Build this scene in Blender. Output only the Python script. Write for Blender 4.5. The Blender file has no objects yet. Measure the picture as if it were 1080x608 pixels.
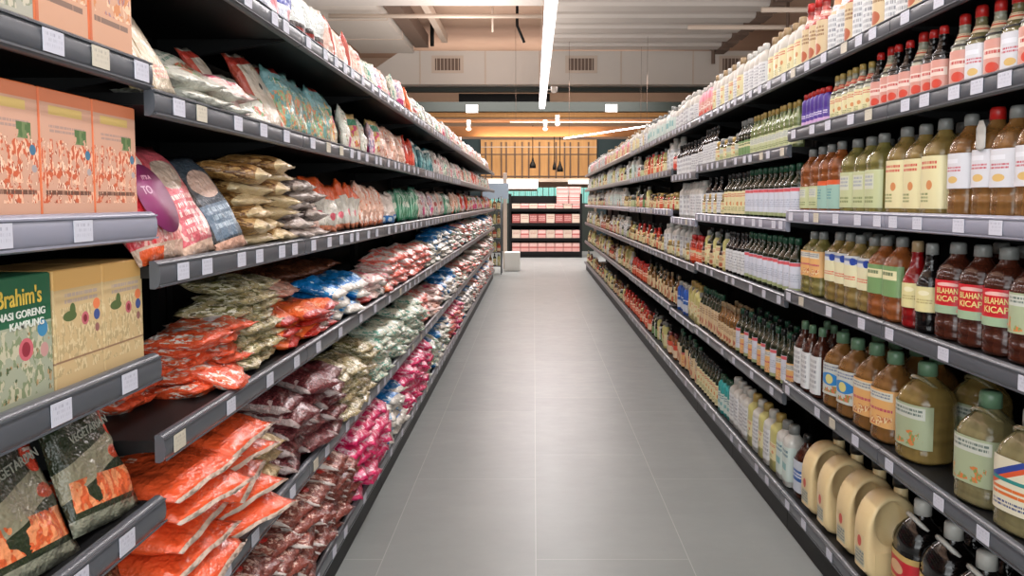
import bpy, math, random
from mathutils import Matrix, Vector, Euler, noise
PI = math.pi
R = math.radians
SC = bpy.context.scene
COL = SC.collection
rng = random.Random(11)

# ------------------------------------------------------------------ materials
def lin(c):
    if isinstance(c, str):
        c = c.lstrip('#'); c = [int(c[i:i+2], 16)/255 for i in (0, 2, 4)]
    return tuple((x/12.92 if x <= .04045 else ((x+.055)/1.055)**2.4) for x in c[:3]) + (1,)

class NT:
    def __init__(s, name):
        s.m = bpy.data.materials.new(name); s.m.use_nodes = True
        s.t = s.m.node_tree; s.n = s.t.nodes
        s.b = next(x for x in s.n if x.type == 'BSDF_PRINCIPLED')
    def new(s, ty, **k):
        x = s.n.new(ty)
        for a, v in k.items(): setattr(x, a, v)
        return x
    def put(s, sock, v):
        if isinstance(v, bpy.types.NodeSocket): s.t.links.new(v, sock)
        else: sock.default_value = v
    def math(s, op, a, b=None, c=None):
        x = s.new('ShaderNodeMath', operation=op)
        s.put(x.inputs[0], a)
        if b is not None: s.put(x.inputs[1], b)
        if c is not None: s.put(x.inputs[2], c)
        return x.outputs[0]
    def mix(s, f, a, b):
        x = s.new('ShaderNodeMix', data_type='RGBA')
        s.put(x.inputs[0], f); s.put(x.inputs[6], a); s.put(x.inputs[7], b)
        return x.outputs[2]
    def coords(s, kind='Generated'):
        tc = s.new('ShaderNodeTexCoord'); sp = s.new('ShaderNodeSeparateXYZ')
        s.t.links.new(tc.outputs[kind], sp.inputs[0])
        s.vec = tc.outputs[kind]; s.u = sp.outputs[0]; s.w = sp.outputs[1]; s.v = sp.outputs[2]
        return s
    def scaled(s, sc, vec=None):
        x = s.new('ShaderNodeMapping'); s.put(x.inputs[0], vec or s.vec); x.inputs['Scale'].default_value = sc
        return x.outputs[0]
    def noise(s, scale, vec=None, detail=2.0, rough=.5):
        x = s.new('ShaderNodeTexNoise'); s.put(x.inputs['Vector'], vec or s.vec)
        x.inputs['Scale'].default_value = scale; x.inputs['Detail'].default_value = detail
        x.inputs['Roughness'].default_value = rough
        return x.outputs[0]
    def rect(s, u0, u1, v0, v1):
        a = s.math('COMPARE', s.u, (u0+u1)/2, (u1-u0)/2); b = s.math('COMPARE', s.v, (v0+v1)/2, (v1-v0)/2)
        return s.math('MULTIPLY', a, b)
    def ell(s, cu, cv, ru, rv):
        a = s.math('POWER', s.math('ABSOLUTE', s.math('DIVIDE', s.math('SUBTRACT', s.u, cu), ru)), 2)
        b = s.math('POWER', s.math('ABSOLUTE', s.math('DIVIDE', s.math('SUBTRACT', s.v, cv), rv)), 2)
        return s.math('LESS_THAN', s.math('ADD', a, b), 1.0)
    def bump(s, h, strength, dist=.01):
        x = s.new('ShaderNodeBump'); x.inputs['Strength'].default_value = strength; x.inputs['Distance'].default_value = dist
        s.put(x.inputs['Height'], h); s.t.links.new(x.outputs[0], s.b.inputs['Normal'])

def plain(name, c, rough=.5, metal=0., spec=.5, trans=0., emit=None, es=0., coat=0., sub=0., grain=0., gs=40):
    n = NT(name); b = n.b
    b.inputs['Base Color'].default_value = lin(c)
    b.inputs['Roughness'].default_value = rough; b.inputs['Metallic'].default_value = metal
    b.inputs['Specular IOR Level'].default_value = spec
    b.inputs['Transmission Weight'].default_value = trans; b.inputs['Coat Weight'].default_value = coat
    b.inputs['Coat Roughness'].default_value = .08
    if emit: b.inputs['Emission Color'].default_value = lin(emit); b.inputs['Emission Strength'].default_value = es
    n.coords('Object')
    nz = n.noise(gs, detail=3)
    f = n.math('MULTIPLY', nz, grain if grain else .12)
    n.put(b.inputs['Base Color'], n.mix(f, lin(c), tuple(x*.35 for x in lin(c)[:3])+(1,)))
    return n.m

def printed(name, base, els, rough=.35, coat=.0, wrinkle=0., spec=.5):
    """printed packaging: a base colour with rectangles, ellipses, food pictures and fine print laid over it"""
    n = NT(name); n.coords()
    col = lin(base)
    for e in els:
        k = e[0]
        if k == 'r': m = n.rect(*e[1:5]); c = lin(e[5])
        elif k == 'e': m = n.ell(*e[1:5]); c = lin(e[5])
        elif k == 'b':      # blobs: a picture of food, (u0,u1,v0,v1,scale,cover,c1,c2)
            m = n.rect(*e[1:5])
            nz = n.noise(e[5], detail=3); nz2 = n.noise(e[5]*2.3, vec=n.scaled((1.3, 1, .8)), detail=1)
            c = n.mix(n.math('GREATER_THAN', nz2, .5), lin(e[7]), lin(e[8]))
            m = n.math('MULTIPLY', m, n.math('GREATER_THAN', nz, e[6]))
        elif k == 't':      # fine print rows (u0,u1,v0,v1,rows,colour,density)
            m = n.rect(*e[1:5])
            vv = n.math('MULTIPLY', n.math('DIVIDE', n.math('SUBTRACT', n.v, e[3]), e[4]-e[3]), e[5])
            fr = n.math('GREATER_THAN', n.math('FRACT', vv), .42)
            cx = n.new('ShaderNodeCombineXYZ'); n.put(cx.inputs[0], n.math('MULTIPLY', n.u, 30.)); n.put(cx.inputs[1], n.math('MULTIPLY', n.math('FLOOR', vv), 7.3))
            nz = n.noise(1.4, vec=cx.outputs[0], detail=0)
            m = n.math('MULTIPLY', n.math('MULTIPLY', m, fr), n.math('GREATER_THAN', nz, 1-(e[7] if len(e) > 7 else .55)))
            c = lin(e[6])
        elif k == 's':      # vertical stripes (u0,u1,v0,v1,count,colour)
            m = n.math('MULTIPLY', n.rect(*e[1:5]), n.math('GREATER_THAN', n.math('FRACT', n.math('MULTIPLY', n.u, e[5])), .5)); c = lin(e[6])
        elif k == 'd':      # slanted band (centre v, slope, half width, colour)
            m = n.math('COMPARE', n.math('SUBTRACT', n.v, n.math('MULTIPLY', n.math('SUBTRACT', n.u, .5), e[2])), e[1], e[3]); c = lin(e[4])
        col = n.mix(m, col, c)
    n.put(n.b.inputs['Base Color'], col)
    n.b.inputs['Roughness'].default_value = rough
    n.b.inputs['Specular IOR Level'].default_value = spec
    n.b.inputs['Coat Weight'].default_value = coat; n.b.inputs['Coat Roughness'].default_value = .15
    if wrinkle:
        n.bump(n.noise(5., vec=n.scaled((1, .6, 1.5)), detail=3, rough=.6), wrinkle, .03)
    return n.m

# ------------------------------------------------------------------ mesh building
class M:
    def __init__(s): s.v = []; s.f = []; s.mi = []; s.sm = []
    def add(s, vs, fs, mi=0, smooth=True):
        o = len(s.v); s.v += [tuple(v) for v in vs]; s.f += [tuple(o+i for i in f) for f in fs]
        s.mi += [mi]*len(fs); s.sm += [smooth]*len(fs); return s
    def box(s, x0, x1, y0, y1, z0, z1, mi=0, bev=0.):
        if bev:
            b = bev
            prof = [(x0+b, y0), (x1-b, y0), (x1, y0+b), (x1, y1-b), (x1-b, y1), (x0+b, y1), (x0, y1-b), (x0, y0+b)]
            cx, cy = (x0+x1)/2, (y0+y1)/2
            def ins(p): return (p[0]+(b if p[0] < cx else -b)*(1 if True else 0), p[1]+(b if p[1] < cy else -b))
            rings = [[ins(p)+(z0,) for p in prof], [p+(z0+b,) for p in prof], [p+(z1-b,) for p in prof], [ins(p)+(z1,) for p in prof]]
            vs = [q for r in rings for q in r]; fs = []
            for k in range(3):
                for i in range(8): fs.append((k*8+i, k*8+(i+1) % 8, (k+1)*8+(i+1) % 8, (k+1)*8+i))
            fs += [tuple(range(7, -1, -1)), tuple(range(24, 32))]
            return s.add(vs, fs, mi, False)
        vs = [(x, y, z) for z in (z0, z1) for y in (y0, y1) for x in (x0, x1)]
        return s.add(vs, [(0, 2, 3, 1), (4, 5, 7, 6), (0, 1, 5, 4), (2, 6, 7, 3), (0, 4, 6, 2), (1, 3, 7, 5)], mi, False)
    def loft(s, prof, rx, ry, H, n=2., N=20, mi=0, cx=0, cy=0, caps=True):
        """prof: (z fraction, radius fraction); superellipse cross-section that turns round where it narrows"""
        vs = []
        for z, r in prof:
            e = 2+(n-2)*max(0, min(1, (r-.45)/.4))
            for i in range(N):
                a = 2*PI*i/N; c, q = math.cos(a), math.sin(a)
                k = (abs(c)**e+abs(q)**e)**(-1/e)
                rr = min(rx, ry)
                sx = rx*r if r > .6 else (rr*r+(rx-rr)*max(0, (r-.4))/.2*r)
                sy = ry*r if r > .6 else (rr*r+(ry-rr)*max(0, (r-.4))/.2*r)
                vs.append((cx+sx*c*k, cy+sy*q*k, z*H))
        fs = []
        for k in range(len(prof)-1):
            for i in range(N): fs.append((k*N+i, k*N+(i+1) % N, (k+1)*N+(i+1) % N, (k+1)*N+i))
        if caps: fs += [tuple(range(N-1, -1, -1)), tuple(range((len(prof)-1)*N, len(prof)*N))]
        return s.add(vs, fs, mi, True)
    def patch(s, rx, ry, z0, z1, n=2., half=80, off=.0012, mi=0, N=14, bulge=0.):
        vs = []
        for z in (z0, (z0+z1)/2, z1):
            for i in range(N+1):
                a = -PI/2+R(half)*(2*i/N-1); c, q = math.cos(a), math.sin(a)
                k = (abs(c)**n+abs(q)**n)**(-1/n)
                vs.append(((rx+off)*c*k, (ry+off)*q*k, z))
        fs = [(k*(N+1)+i, k*(N+1)+i+1, (k+1)*(N+1)+i+1, (k+1)*(N+1)+i) for k in range(2) for i in range(N)]
        return s.add(vs, fs, mi, True)
    def tube(s, pts, rad, N=8, mi=0, closed=False):
        P = [Vector(p) for p in pts]; n = len(P); vs = []
        rr = rad if isinstance(rad, (list, tuple)) else [rad]*n
        up = Vector((0, 0, 1))
        for i, p in enumerate(P):
            t = (P[(i+1) % n if closed else min(i+1, n-1)]-P[(i-1) % n if closed else max(i-1, 0)]).normalized()
            a = t.cross(up)
            if a.length < .05: a = t.cross(Vector((1, 0, 0)))
            a.normalize(); b = t.cross(a)
            for k in range(N):
                w = 2*PI*k/N; vs.append(p+(a*math.cos(w)+b*math.sin(w))*rr[i])
        fs = []
        for i in range(n if closed else n-1):
            j = (i+1) % n
            for k in range(N): fs.append((i*N+k, j*N+k, j*N+(k+1) % N, i*N+(k+1) % N))
        if not closed: fs += [tuple(range(N)), tuple(range(n*N-1, (n-1)*N-1, -1))]
        return s.add(vs, fs, mi, True)
    def prism(s, poly, axis, a, b, mi=0):
        """extrude a 2D polygon along axis ('x','y','z') from a to b"""
        n = len(poly)
        def P(p, h): return {'x': (h, p[0], p[1]), 'y': (p[0], h, p[1]), 'z': (p[0], p[1], h)}[axis]
        vs = [P(p, a) for p in poly]+[P(p, b) for p in poly]
        fs = [(i, (i+1) % n, n+(i+1) % n, n+i) for i in range(n)]+[tuple(range(n-1, -1, -1)), tuple(range(n, 2*n))]
        return s.add(vs, fs, mi, False)
    def mesh(s, name, mats):
        me = bpy.data.meshes.new(name); me.from_pydata(s.v, [], s.f)
        for m in (mats if isinstance(mats, (list, tuple)) else [mats]): me.materials.append(m)
        me.polygons.foreach_set('material_index', s.mi); me.polygons.foreach_set('use_smooth', s.sm)
        me.update(); return me

def link(name, me, parent=None, loc=None):
    o = bpy.data.objects.new(name, me); COL.objects.link(o)
    if parent is not None: o.parent = parent
    if loc: o.location = loc
    return o
def tag(o, label, cat, group=None, kind=None):
    o['label'] = label; o['category'] = cat
    if group: o['group'] = group
    if kind: o['kind'] = kind
    return o
def empty(name, label, cat, loc=(0, 0, 0), group=None):
    o = link(name, None); o.location = loc; o.empty_display_size = .05
    return tag(o, label, cat, group)
def struct(name, m, mats, label=None):
    o = link(name, m.mesh(name, mats)); o['kind'] = 'structure'
    if label: o['label'] = label
    return o
def text(body, size, mat, parent, loc, rot=(PI/2, 0, 0), label=None, sx=1.):
    cu = bpy.data.curves.new('lettering', 'FONT'); cu.body = body; cu.size = size; cu.extrude = .0004
    cu.align_x = 'CENTER'; cu.align_y = 'CENTER'; cu.materials.append(mat); cu.offset = size*.012
    tmp = bpy.data.objects.new('lettering_curve', cu); me = bpy.data.meshes.new_from_object(tmp)
    bpy.data.objects.remove(tmp); bpy.data.curves.remove(cu); me.name = 'lettering'
    o = bpy.data.objects.new('lettering', me); COL.objects.link(o); o.parent = parent
    o.location = loc; o.rotation_euler = rot; o.scale = (sx, 1, 1)
    if label: o['label'] = label
    return o

ONES = ['', 'first', 'second', 'third', 'fourth', 'fifth', 'sixth', 'seventh', 'eighth', 'ninth', 'tenth', 'eleventh', 'twelfth', 'thirteenth',
        'fourteenth', 'fifteenth', 'sixteenth', 'seventeenth', 'eighteenth', 'nineteenth']
TENS = {2: 'twent', 3: 'thirt', 4: 'fort', 5: 'fift', 6: 'sixt', 7: 'sevent', 8: 'eight', 9: 'ninet'}
def ordw(n):
    if n < 20: return ONES[n]
    t, o = divmod(n, 10)
    return TENS[t]+'ieth' if o == 0 else TENS[t]+'y-'+ONES[o]
# ------------------------------------------------------------------ camera
PITCH = math.atan(47/780)
cd = bpy.data.cameras.new('camera'); cam = bpy.data.objects.new('camera', cd); COL.objects.link(cam)
cam.location = (0, 0, 1.4); cam.rotation_euler = (PI/2-PITCH, 0, 0)
cd.sensor_width = 36; cd.lens = 26; cd.shift_x = -23/1080; cd.shift_y = -44/1080
cd.clip_start = .05; cd.clip_end = 100
SC.camera = cam

# ------------------------------------------------------------------ setting
def floor_mat():
    n = NT('floor tiles'); n.coords('Object')
    x, y = n.u, n.w
    fx = n.math('DIVIDE', n.math('SUBTRACT', x, .008), .6)
    col = n.math('FLOOR', fx)
    fy = n.math('ADD', n.math('DIVIDE', n.math('SUBTRACT', y, .42), 1.2), n.math('MULTIPLY', n.math('MODULO', n.math('ABSOLUTE', col), 2.), .3))
    gx = n.math('ABSOLUTE', n.math('SUBTRACT', n.math('FRACT', n.math('ADD', fx, .5)), .5))
    gy = n.math('ABSOLUTE', n.math('SUBTRACT', n.math('FRACT', n.math('ADD', fy, .5)), .5))
    g = n.math('MAXIMUM', n.math('LESS_THAN', gx, .0035), n.math('LESS_THAN', gy, .0017))
    nz = n.noise(2.2, vec=n.scaled((1, 1.3, 1)), detail=6, rough=.62)
    n2 = n.noise(9., vec=n.scaled((.8, 1.8, 1)), detail=5, rough=.7)
    base = n.mix(nz, lin('#6e7372'), lin('#8a8f8d'))
    base = n.mix(n.math('MULTIPLY', n2, .45), base, lin('#7a7f7d'))
    wn = n.new('ShaderNodeTexWhiteNoise', noise_dimensions='2D')
    cx = n.new('ShaderNodeCombineXYZ'); n.put(cx.inputs[0], col); n.put(cx.inputs[1], n.math('FLOOR', fy)); n.put(wn.inputs['Vector'], cx.outputs[0])
    base = n.mix(n.math('MULTIPLY', wn.outputs[0], .12), base, lin('#9fa3a1'))
    n.put(n.b.inputs['Base Color'], n.mix(n.math('MULTIPLY', g, .4), base, lin('#b0b0ac')))
    n.put(n.b.inputs['Roughness'], n.math('ADD', .27, n.math('MULTIPLY', n2, .2)))
    n.b.inputs['Specular IOR Level'].default_value = .3
    return n.m
def planks(name, c1, c2, sc=(6, 1, .4), rough=.6):
    n = NT(name); n.coords('Object')
    nz = n.noise(3., vec=n.scaled(sc), detail=4)
    n.put(n.b.inputs['Base Color'], n.mix(nz, lin(c1), lin(c2))); n.b.inputs['Roughness'].default_value = rough
    return n.m

mt_floor = floor_mat()
mt_ceil = planks('tan ceiling', '#a98a78', '#c2a691', (.3, .3, 1), .8)
mt_white = plain('white sheet metal', '#c9c1b9', .55, grain=.06, gs=1.5)
mt_panel = plain('white ceiling sheet', '#b9b2ac', .6, grain=.08, gs=1.2)
mt_rib = plain('ceiling rib shadow gap', '#7c6b62', .7)
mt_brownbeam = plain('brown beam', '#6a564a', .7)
mt_pipe = plain('pale pipe', '#c4b3a4', .5)
mt_dark = plain('near black metal', '#060606', .6, spec=.2)
mt_black = plain('black painted steel', '#060607', .5, spec=.25)
mt_board = plain('charcoal shelf board', '#101112', .5, spec=.3)
mt_rail = plain('grey price rail plastic', '#4d5157', .3, spec=.6, grain=.05)
mt_railp = plain('price rail plastic with painted sheen', '#8a8c9a', .25, spec=.6, grain=.05)  # lamp reflection on the eye-level rails, put into a paler colour
mt_tag = printed('paper price tag', '#bdbfca', [('t', .1, .9, .15, .85, 3, '#8d90a0', .4)], .5)
mt_tagc = printed('cream paper price tag', '#bfb9a8', [('t', .1, .9, .15, .85, 3, '#8f8a80', .4)], .5)
mt_green = plain('dark green steel', '#141f18', .6)
mt_orange = planks('warm orange wood', '#a9683a', '#c98d56', (.6, 1, 3))
mt_slat = planks('honey wood panel', '#b5824b', '#d3a56a', (5, 1, .5))
mt_teal = plain('dark teal wall', '#22383e', .7)
mt_wall = plain('warm beige wall', '#b9a594', .8)
mt_lamp = plain('lit lamp diffuser', '#ffffff', .5, emit='#fff4fa', es=9)
mt_lampw = plain('lit warm lamp diffuser', '#ffffff', .5, emit='#ffc79a', es=2)
mt_sign = plain('lit white sign panel', '#ffffff', .5, emit='#fff2f0', es=1.3)
mt_wsign = plain('white sign board', '#dcdcd6', .5)

struct('floor', M().box(-9, 9, -3, 24.2, -.1, 0), mt_floor)
# roof: tan deck at 6 m, with a lower ribbed white sheet over the right of the aisle
struct('ceiling', M().box(-9, 9, -3, 24.2, 6.0, 6.1), mt_ceil)
m = M()
m.box(.35, 4.7, 8, 19.75, 5.42, 5.5, 0)
y = 8.3
while y < 19.6:
    m.prism([(y, 5.36), (y+.06, 5.30), (y+.5, 5.30), (y+.56, 5.36), (y+.56, 5.43), (y, 5.43)], 'x', .35, 4.7, 0)
    y += .95
struct('trim_1', m, mt_panel, 'white ribbed sheet ceiling hung over the right half of the aisle')
m = M()
for k in range(14):
    a0 = 8+k*.85; m.prism([(a0, 5.42), (a0+.8, 5.42), (a0+.7, 5.28), (a0+.1, 5.28)], 'x', 4.7, 5.0)
struct('trim_2', m, mt_brownbeam, 'brown scalloped edge along the white ribbed ceiling')
struct('wall_back', M().box(-9, 9, 24, 24.2, 0, 6), mt_wall)
struct('wall_left', M().box(-9.2, -9, -3, 24.2, 0, 6), mt_wall)
struct('wall_right', M().box(9, 9.2, -3, 24.2, 0, 6), mt_wall)

def one(name, label, cat, m, mats, group=None, loc=None):
    o = link(name, m.mesh(name, mats), loc=loc); return tag(o, label, cat, group)

# beams and pipes under the roof
one('roof_beam', 'wide pale beam crossing the ceiling nearest the camera', 'beam', M().box(-5, .3, 13.7, 14.3, 5.12, 5.42), mt_panel)
one('roof_beam', 'brown sloping strip standing for the shaded gap beside the long left duct', 'beam', M().box(-3.1, -2.75, 9, 19.6, 5.42, 5.75), mt_brownbeam)  # brown strip put in where the gap beside the duct lies in shade
one('roof_beam', 'slim tan beam running beside the brown shade strip', 'beam', M().box(-2.4, -2.25, 9, 19.6, 5.55, 5.75), mt_pipe)
one('ceiling_pipe', 'thin pale pipe crossing under the ceiling left of the light', 'pipe', M().tube([(-4.2, 15.4, 5.2), (0.3, 15.4, 5.2)], .045), mt_pipe)
one('ceiling_pipe', 'thin pale pipe crossing under the right brown ceiling', 'pipe', M().tube([(3.2, 15.6, 5.02), (8.5, 15.6, 5.02)], .05), mt_pipe)
one('ceiling_pipe', 'upper thin pale pipe in the top right of the ceiling', 'pipe', M().tube([(4.3, 14.2, 5.02), (8.5, 14.2, 5.02)], .05), mt_pipe)
one('ceiling_pipe', 'brown pipe crossing low beneath the right ceiling sheets', 'pipe', M().tube([(.6, 19.3, 5.36), (4.5, 19.3, 5.36), (4.62, 19.3, 5.3), (4.62, 19.3, 4.95)], .05), mt_brownbeam)
one('hanger_rod', 'short black hanger rod above the left duct vent', 'rod', M().tube([(-2.6, 19.2, 5.38), (-2.6, 19.2, 6)], .05), mt_dark)
one('hanger_rod', 'thin hanger rod between the light and left vent', 'rod', M().tube([(-.9, 16.4, 5.1), (-.9, 16.4, 6)], .022), mt_pipe)
one('hanger_rod', 'black angled hanger beside the long ceiling light', 'rod', M().tube([(-.35, 15.8, 6), (-.35, 15.8, 5.1), (-.2, 15.8, 4.75)], .03), mt_dark)
one('hanger_rod', 'thin rod dropping through the right brown ceiling', 'rod', M().tube([(5.2, 15.4, 4.3), (5.2, 15.4, 6)], .035), mt_brownbeam)

# air ducts
def duct_cross():
    t = empty('air_duct', 'large pale air duct crossing the whole aisle with grilles', 'duct', (0, 20.3, 4.5))
    prof = [(-4.35, 0), (7, 0), (7, .87), (-3.5, .87), (-4.35, .3)]
    link('duct_body', M().prism([(a, b) for a, b in prof], 'y', -.55, .55).mesh('duct_body', mt_white), t)
    for x in (-3.0, -1.28, .15, 2.3, 4.2):
        link('seam', M().box(x-.02, x+.02, -.565, -.549, 0, .87).mesh('seam', mt_pipe), t)
    for x in (-2.27, 1.25, 5.3):
        g = link('vent_grille', M().box(x-.42, x+.42, -.575, -.55, .29, .74).mesh('vent_frame', mt_pipe), t)
        mm = M().box(x-.33, x+.33, -.582, -.574, .36, .67)
        link('louvre', mm.mesh('louvre', mt_brownbeam), g)
        b = M()
        for k in range(7): b.box(x-.33+.66*(k+.5)/7-.008, x-.33+.66*(k+.5)/7+.008, -.59, -.581, .36, .67)
        link('louvre_bars', b.mesh('louvre_bars', mt_pipe), g)
duct_cross()
t = empty('air_duct', 'long pale duct running back above the left shelves', 'duct', (-3.8, 14, 5.3))
link('duct_body', M().box(-.75, .65, -6, 5.7, .0, .6).mesh('duct_body', mt_white), t)
for k in range(6): link('seam', M().box(-.765, .665, -6+1.9*k+.5, -6+1.9*k+.54, -.015, .61).mesh('seam', mt_pipe), t)

# beams beyond the duct
one('cross_beam', 'upper dark green steel beam below the air duct', 'beam', M().box(-6, 7, 20.1, 20.3, 4.36, 4.47), mt_green)
one('cross_beam', 'wide dark green steel beam carrying two white signs', 'beam', M().box(-6, 7, 19.0, 19.25, 3.70, 3.94), mt_green)
one('cross_beam', 'black ceiling beam behind the end of the long light', 'beam', M().box(-2.1, .45, 20.9, 21.1, 4.1, 4.42), mt_dark)
one('cross_beam', 'orange wooden beam over the back wood wall', 'beam', M().box(-5.5, 6.5, 20.4, 20.7, 3.2, 3.46), mt_orange)
one('cross_beam', 'upper orange wooden rail under the green beam', 'beam', M().box(-5.5, 6.5, 19.4, 19.55, 3.46, 3.55), mt_orange)
one('cross_beam', 'tan wooden rail under the white signs', 'beam', M().box(-5.5, 6.5, 22, 22.2, 3.9, 4.05), mt_slat)
one('hanging_sign', 'small white sign on the green beam left of the light', 'sign', M().box(-1.72, -1.42, 18.96, 18.995, 3.66, 3.86), mt_wsign)
one('hanging_sign', 'small white sign on the green beam right of the light', 'sign', M().box(1.82, 2.12, 18.96, 18.995, 3.68, 3.87), mt_wsign)
def track_lamp(label, p0, p1, r, mat, hang):
    t = empty('track_lamp', label, 'lamp', p0)
    d = Vector(p1)-Vector(p0)
    link('tube', M().tube([(0, 0, 0), tuple(d)], r).mesh('tube', mat), t)
    for f, top in hang:
        q = d*f
        link('hanger_wire', M().tube([tuple(q), (q.x, q.y, top-p0[2])], .004, 5).mesh('hanger_wire', mt_brownbeam), t)
track_lamp('pinkish lit tube lamp slanting under the right beams', (.75, 18.6, 2.98), (2.9, 17.6, 3.22), .016, mt_lamp, ((.06, 5.36), (.9, 5.30)))
track_lamp('thin warm lit strip crossing under the green beam', (-.6, 18.9, 3.42), (3.0, 18.9, 3.42), .011, mt_lampw, ((.04, 6.), (.92, 5.36)))
for x, z, w in ((-1.6, 3.2, 'left of the light'), (.28, 3.2, 'right under the light'), (.58, 3.32, 'at the right of the small pair')):
    t = empty('spot_lamp', 'small round white spot lamp '+w, 'lamp', (x, 18.3, z))
    link('housing', M().tube([(0, 0, 0), (0, 0, .2)], .05).mesh('housing', mt_white), t)
    link('lens', M().loft([(0, 1), (.5, 1), (1, .5)], .06, .06, -.06).mesh('lens', mt_lampw), t)

# back wood wall
t = empty('slatted_screen', 'honey wood slatted screen wall at the far end', 'screen', (.15, 22.5, 2.05))
link('wood_panel', M().box(-1.75, 1.75, 0, .06, 0, 1.22).mesh('wood_panel', mt_slat), t)
for x in [-1.6, -1.42, -1.13, -.98, -.72, -.5, -.3, .02, .3, .52, .78, .95, 1.2, 1.5]:
    link('dark_slat', M().box(x-.02, x+.02, -.05, 0, 0, 1.15).mesh('dark_slat', mt_brownbeam), t)
for z in (.12, .78, 1.0): link('cross_rail', M().box(-1.75, 1.75, -.06, -.03, z-.015, z+.015).mesh('cross_rail', mt_brownbeam if z < .9 else mt_pipe), t)
one('wall_panel', 'dark teal wall panel left of the wood screen', 'panel', M().box(-4.2, -1.62, 22.6, 22.7, 0, 3.3), mt_teal)
one('wall_panel', 'dark teal wall panel right of the wood screen', 'panel', M().box(1.92, 5.4, 22.6, 22.7, 0, 3.3), mt_teal)
for x, z, w in ((-.03, 2.35, 'the left one'), (.58, 2.3, 'the middle one, half hidden'), (.74, 2.25, 'the right one')):
    t = empty('pendant_lamp', 'black pendant lamp before the wood screen, '+w, 'lamp', (x, 21, z))
    k = .09 if 'half' not in w else .05
    link('shade', M().loft([(0, 1), (.3, .95), (.6, .45), (.8, .3), (1, .12)], k, k, .32).mesh('shade', mt_dark), t)
    link('cord', M().tube([(0, 0, .3), (0, 0, 1.2)], .012).mesh('cord', mt_dark), t)
one('shelf_header', 'reddish wooden ledge above the lit white sign', 'ledge', M().box(-1.7, 2.0, 21.6, 21.8, 1.98, 2.08), mt_pipe)
one('lit_sign', 'long lit white sign panel above the teal goods', 'sign', M().box(-1.3, .12, 21.45, 21.55, 1.78, 2.04), mt_sign)
one('lit_sign', 'small lit white sign panel over the right teal boxes', 'sign', M().box(1.0, 1.9, 21.5, 21.6, 1.92, 2.02), mt_sign)
one('sign_board', 'pale blue board above the display tower', 'sign', M().box(-1.05, -.52, 15.2, 15.25, 1.46, 1.78), plain('pale blue board', '#9fb2c4', .5))

# ------------------------------------------------------------------ lamps
def strip(name, label, x, y0, y1, z, es=9, w=.11):
    t = empty(name, label, 'lamp', (x, y0, z), )
    link('housing', M().box(-w/2-.015, w/2+.015, 0, y1-y0, .02, .08).mesh('housing', mt_wsign), t)
    link('diffuser', M().prism([(-w/2, .02), (-w/2*.9, -.03), (w/2*.9, -.03), (w/2, .02)], 'y', 0, y1-y0).mesh('diffuser', mt_lamp), t)
    yy = .6
    while yy < y1-y0:
        for sx in (-.04, .04): link('hanger_wire', M().tube([(sx, yy, .07), (sx, yy, 2.6)], .0025, 5).mesh('hanger_wire', mt_pipe), t)
        yy += 2.4
    return t
strip('linear_lamp', 'long white tube light hung over the middle of the aisle', .18, -2, 16.2, 3.45)
one('sensor', 'small white sensor beside the far end of the long light', 'sensor', M().loft([(0, .6), (.3, 1), (1, 1)], .07, .07, .12, cx=.42, cy=15.5).box(.25, .4, 15.49, 15.51, .05, .07), mt_white, loc=(0, 0, 3.66))
def area(x, y, z, sx, sy, power, col=(1, .97, .98), rot=(0, 0, 0), name='aisle and fill light'):
    l = bpy.data.lights.new(name, 'AREA'); l.shape = 'RECTANGLE'; l.size = sx; l.size_y = sy; l.energy = power; l.color = col
    o = bpy.data.objects.new(name, l); COL.objects.link(o); o.location = (x, y, z); o.rotation_euler = rot; return o
area(.18, 7, 3.40, .1, 18, 212)
for x in (-3.2, 3.6):
    area(x, 3.5, 3.4, .12, 10, 160)
# unseen fill lights added to brighten the far floor, back wall and ceiling
area(0, 17.3, 4.4, 6, 2.5, 800, (1, .9, .88))
area(-3.2, 6, 3.5, .5, 12, 650, (1, .95, .92), (PI, 0, 0))
area(3.6, 6, 3.5, .5, 12, 450, (1, .95, .92), (PI, 0, 0))
area(.15, 20.2, 2.95, 3.4, .3, 70, (1, .85, .68), (PI/2, 0, 0))
area(0, 22, 4.6, 8, .8, 100, (1, .88, .8), (PI, 0, 0))
area(-1.2, 14.0, 3.6, .6, 8, 220, (1, .9, .84), (PI, 0, 0))
# soft fill added behind the camera, as if from an open shop front
area(0, -2.6, 2.2, 9, 3.6, 330, (.97, 1, 1), (PI/2, 0, 0), 'front fill light')
w = bpy.data.worlds.new('world'); SC.world = w; w.use_nodes = True
w.node_tree.nodes['Background'].inputs[0].default_value = (.96, .98, 1, 1)
w.node_tree.nodes['Background'].inputs[1].default_value = .9
SC.view_settings.view_transform = 'Standard'; SC.view_settings.look = 'None'
SC.view_settings.exposure = 0; SC.view_settings.gamma = 1

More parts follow.
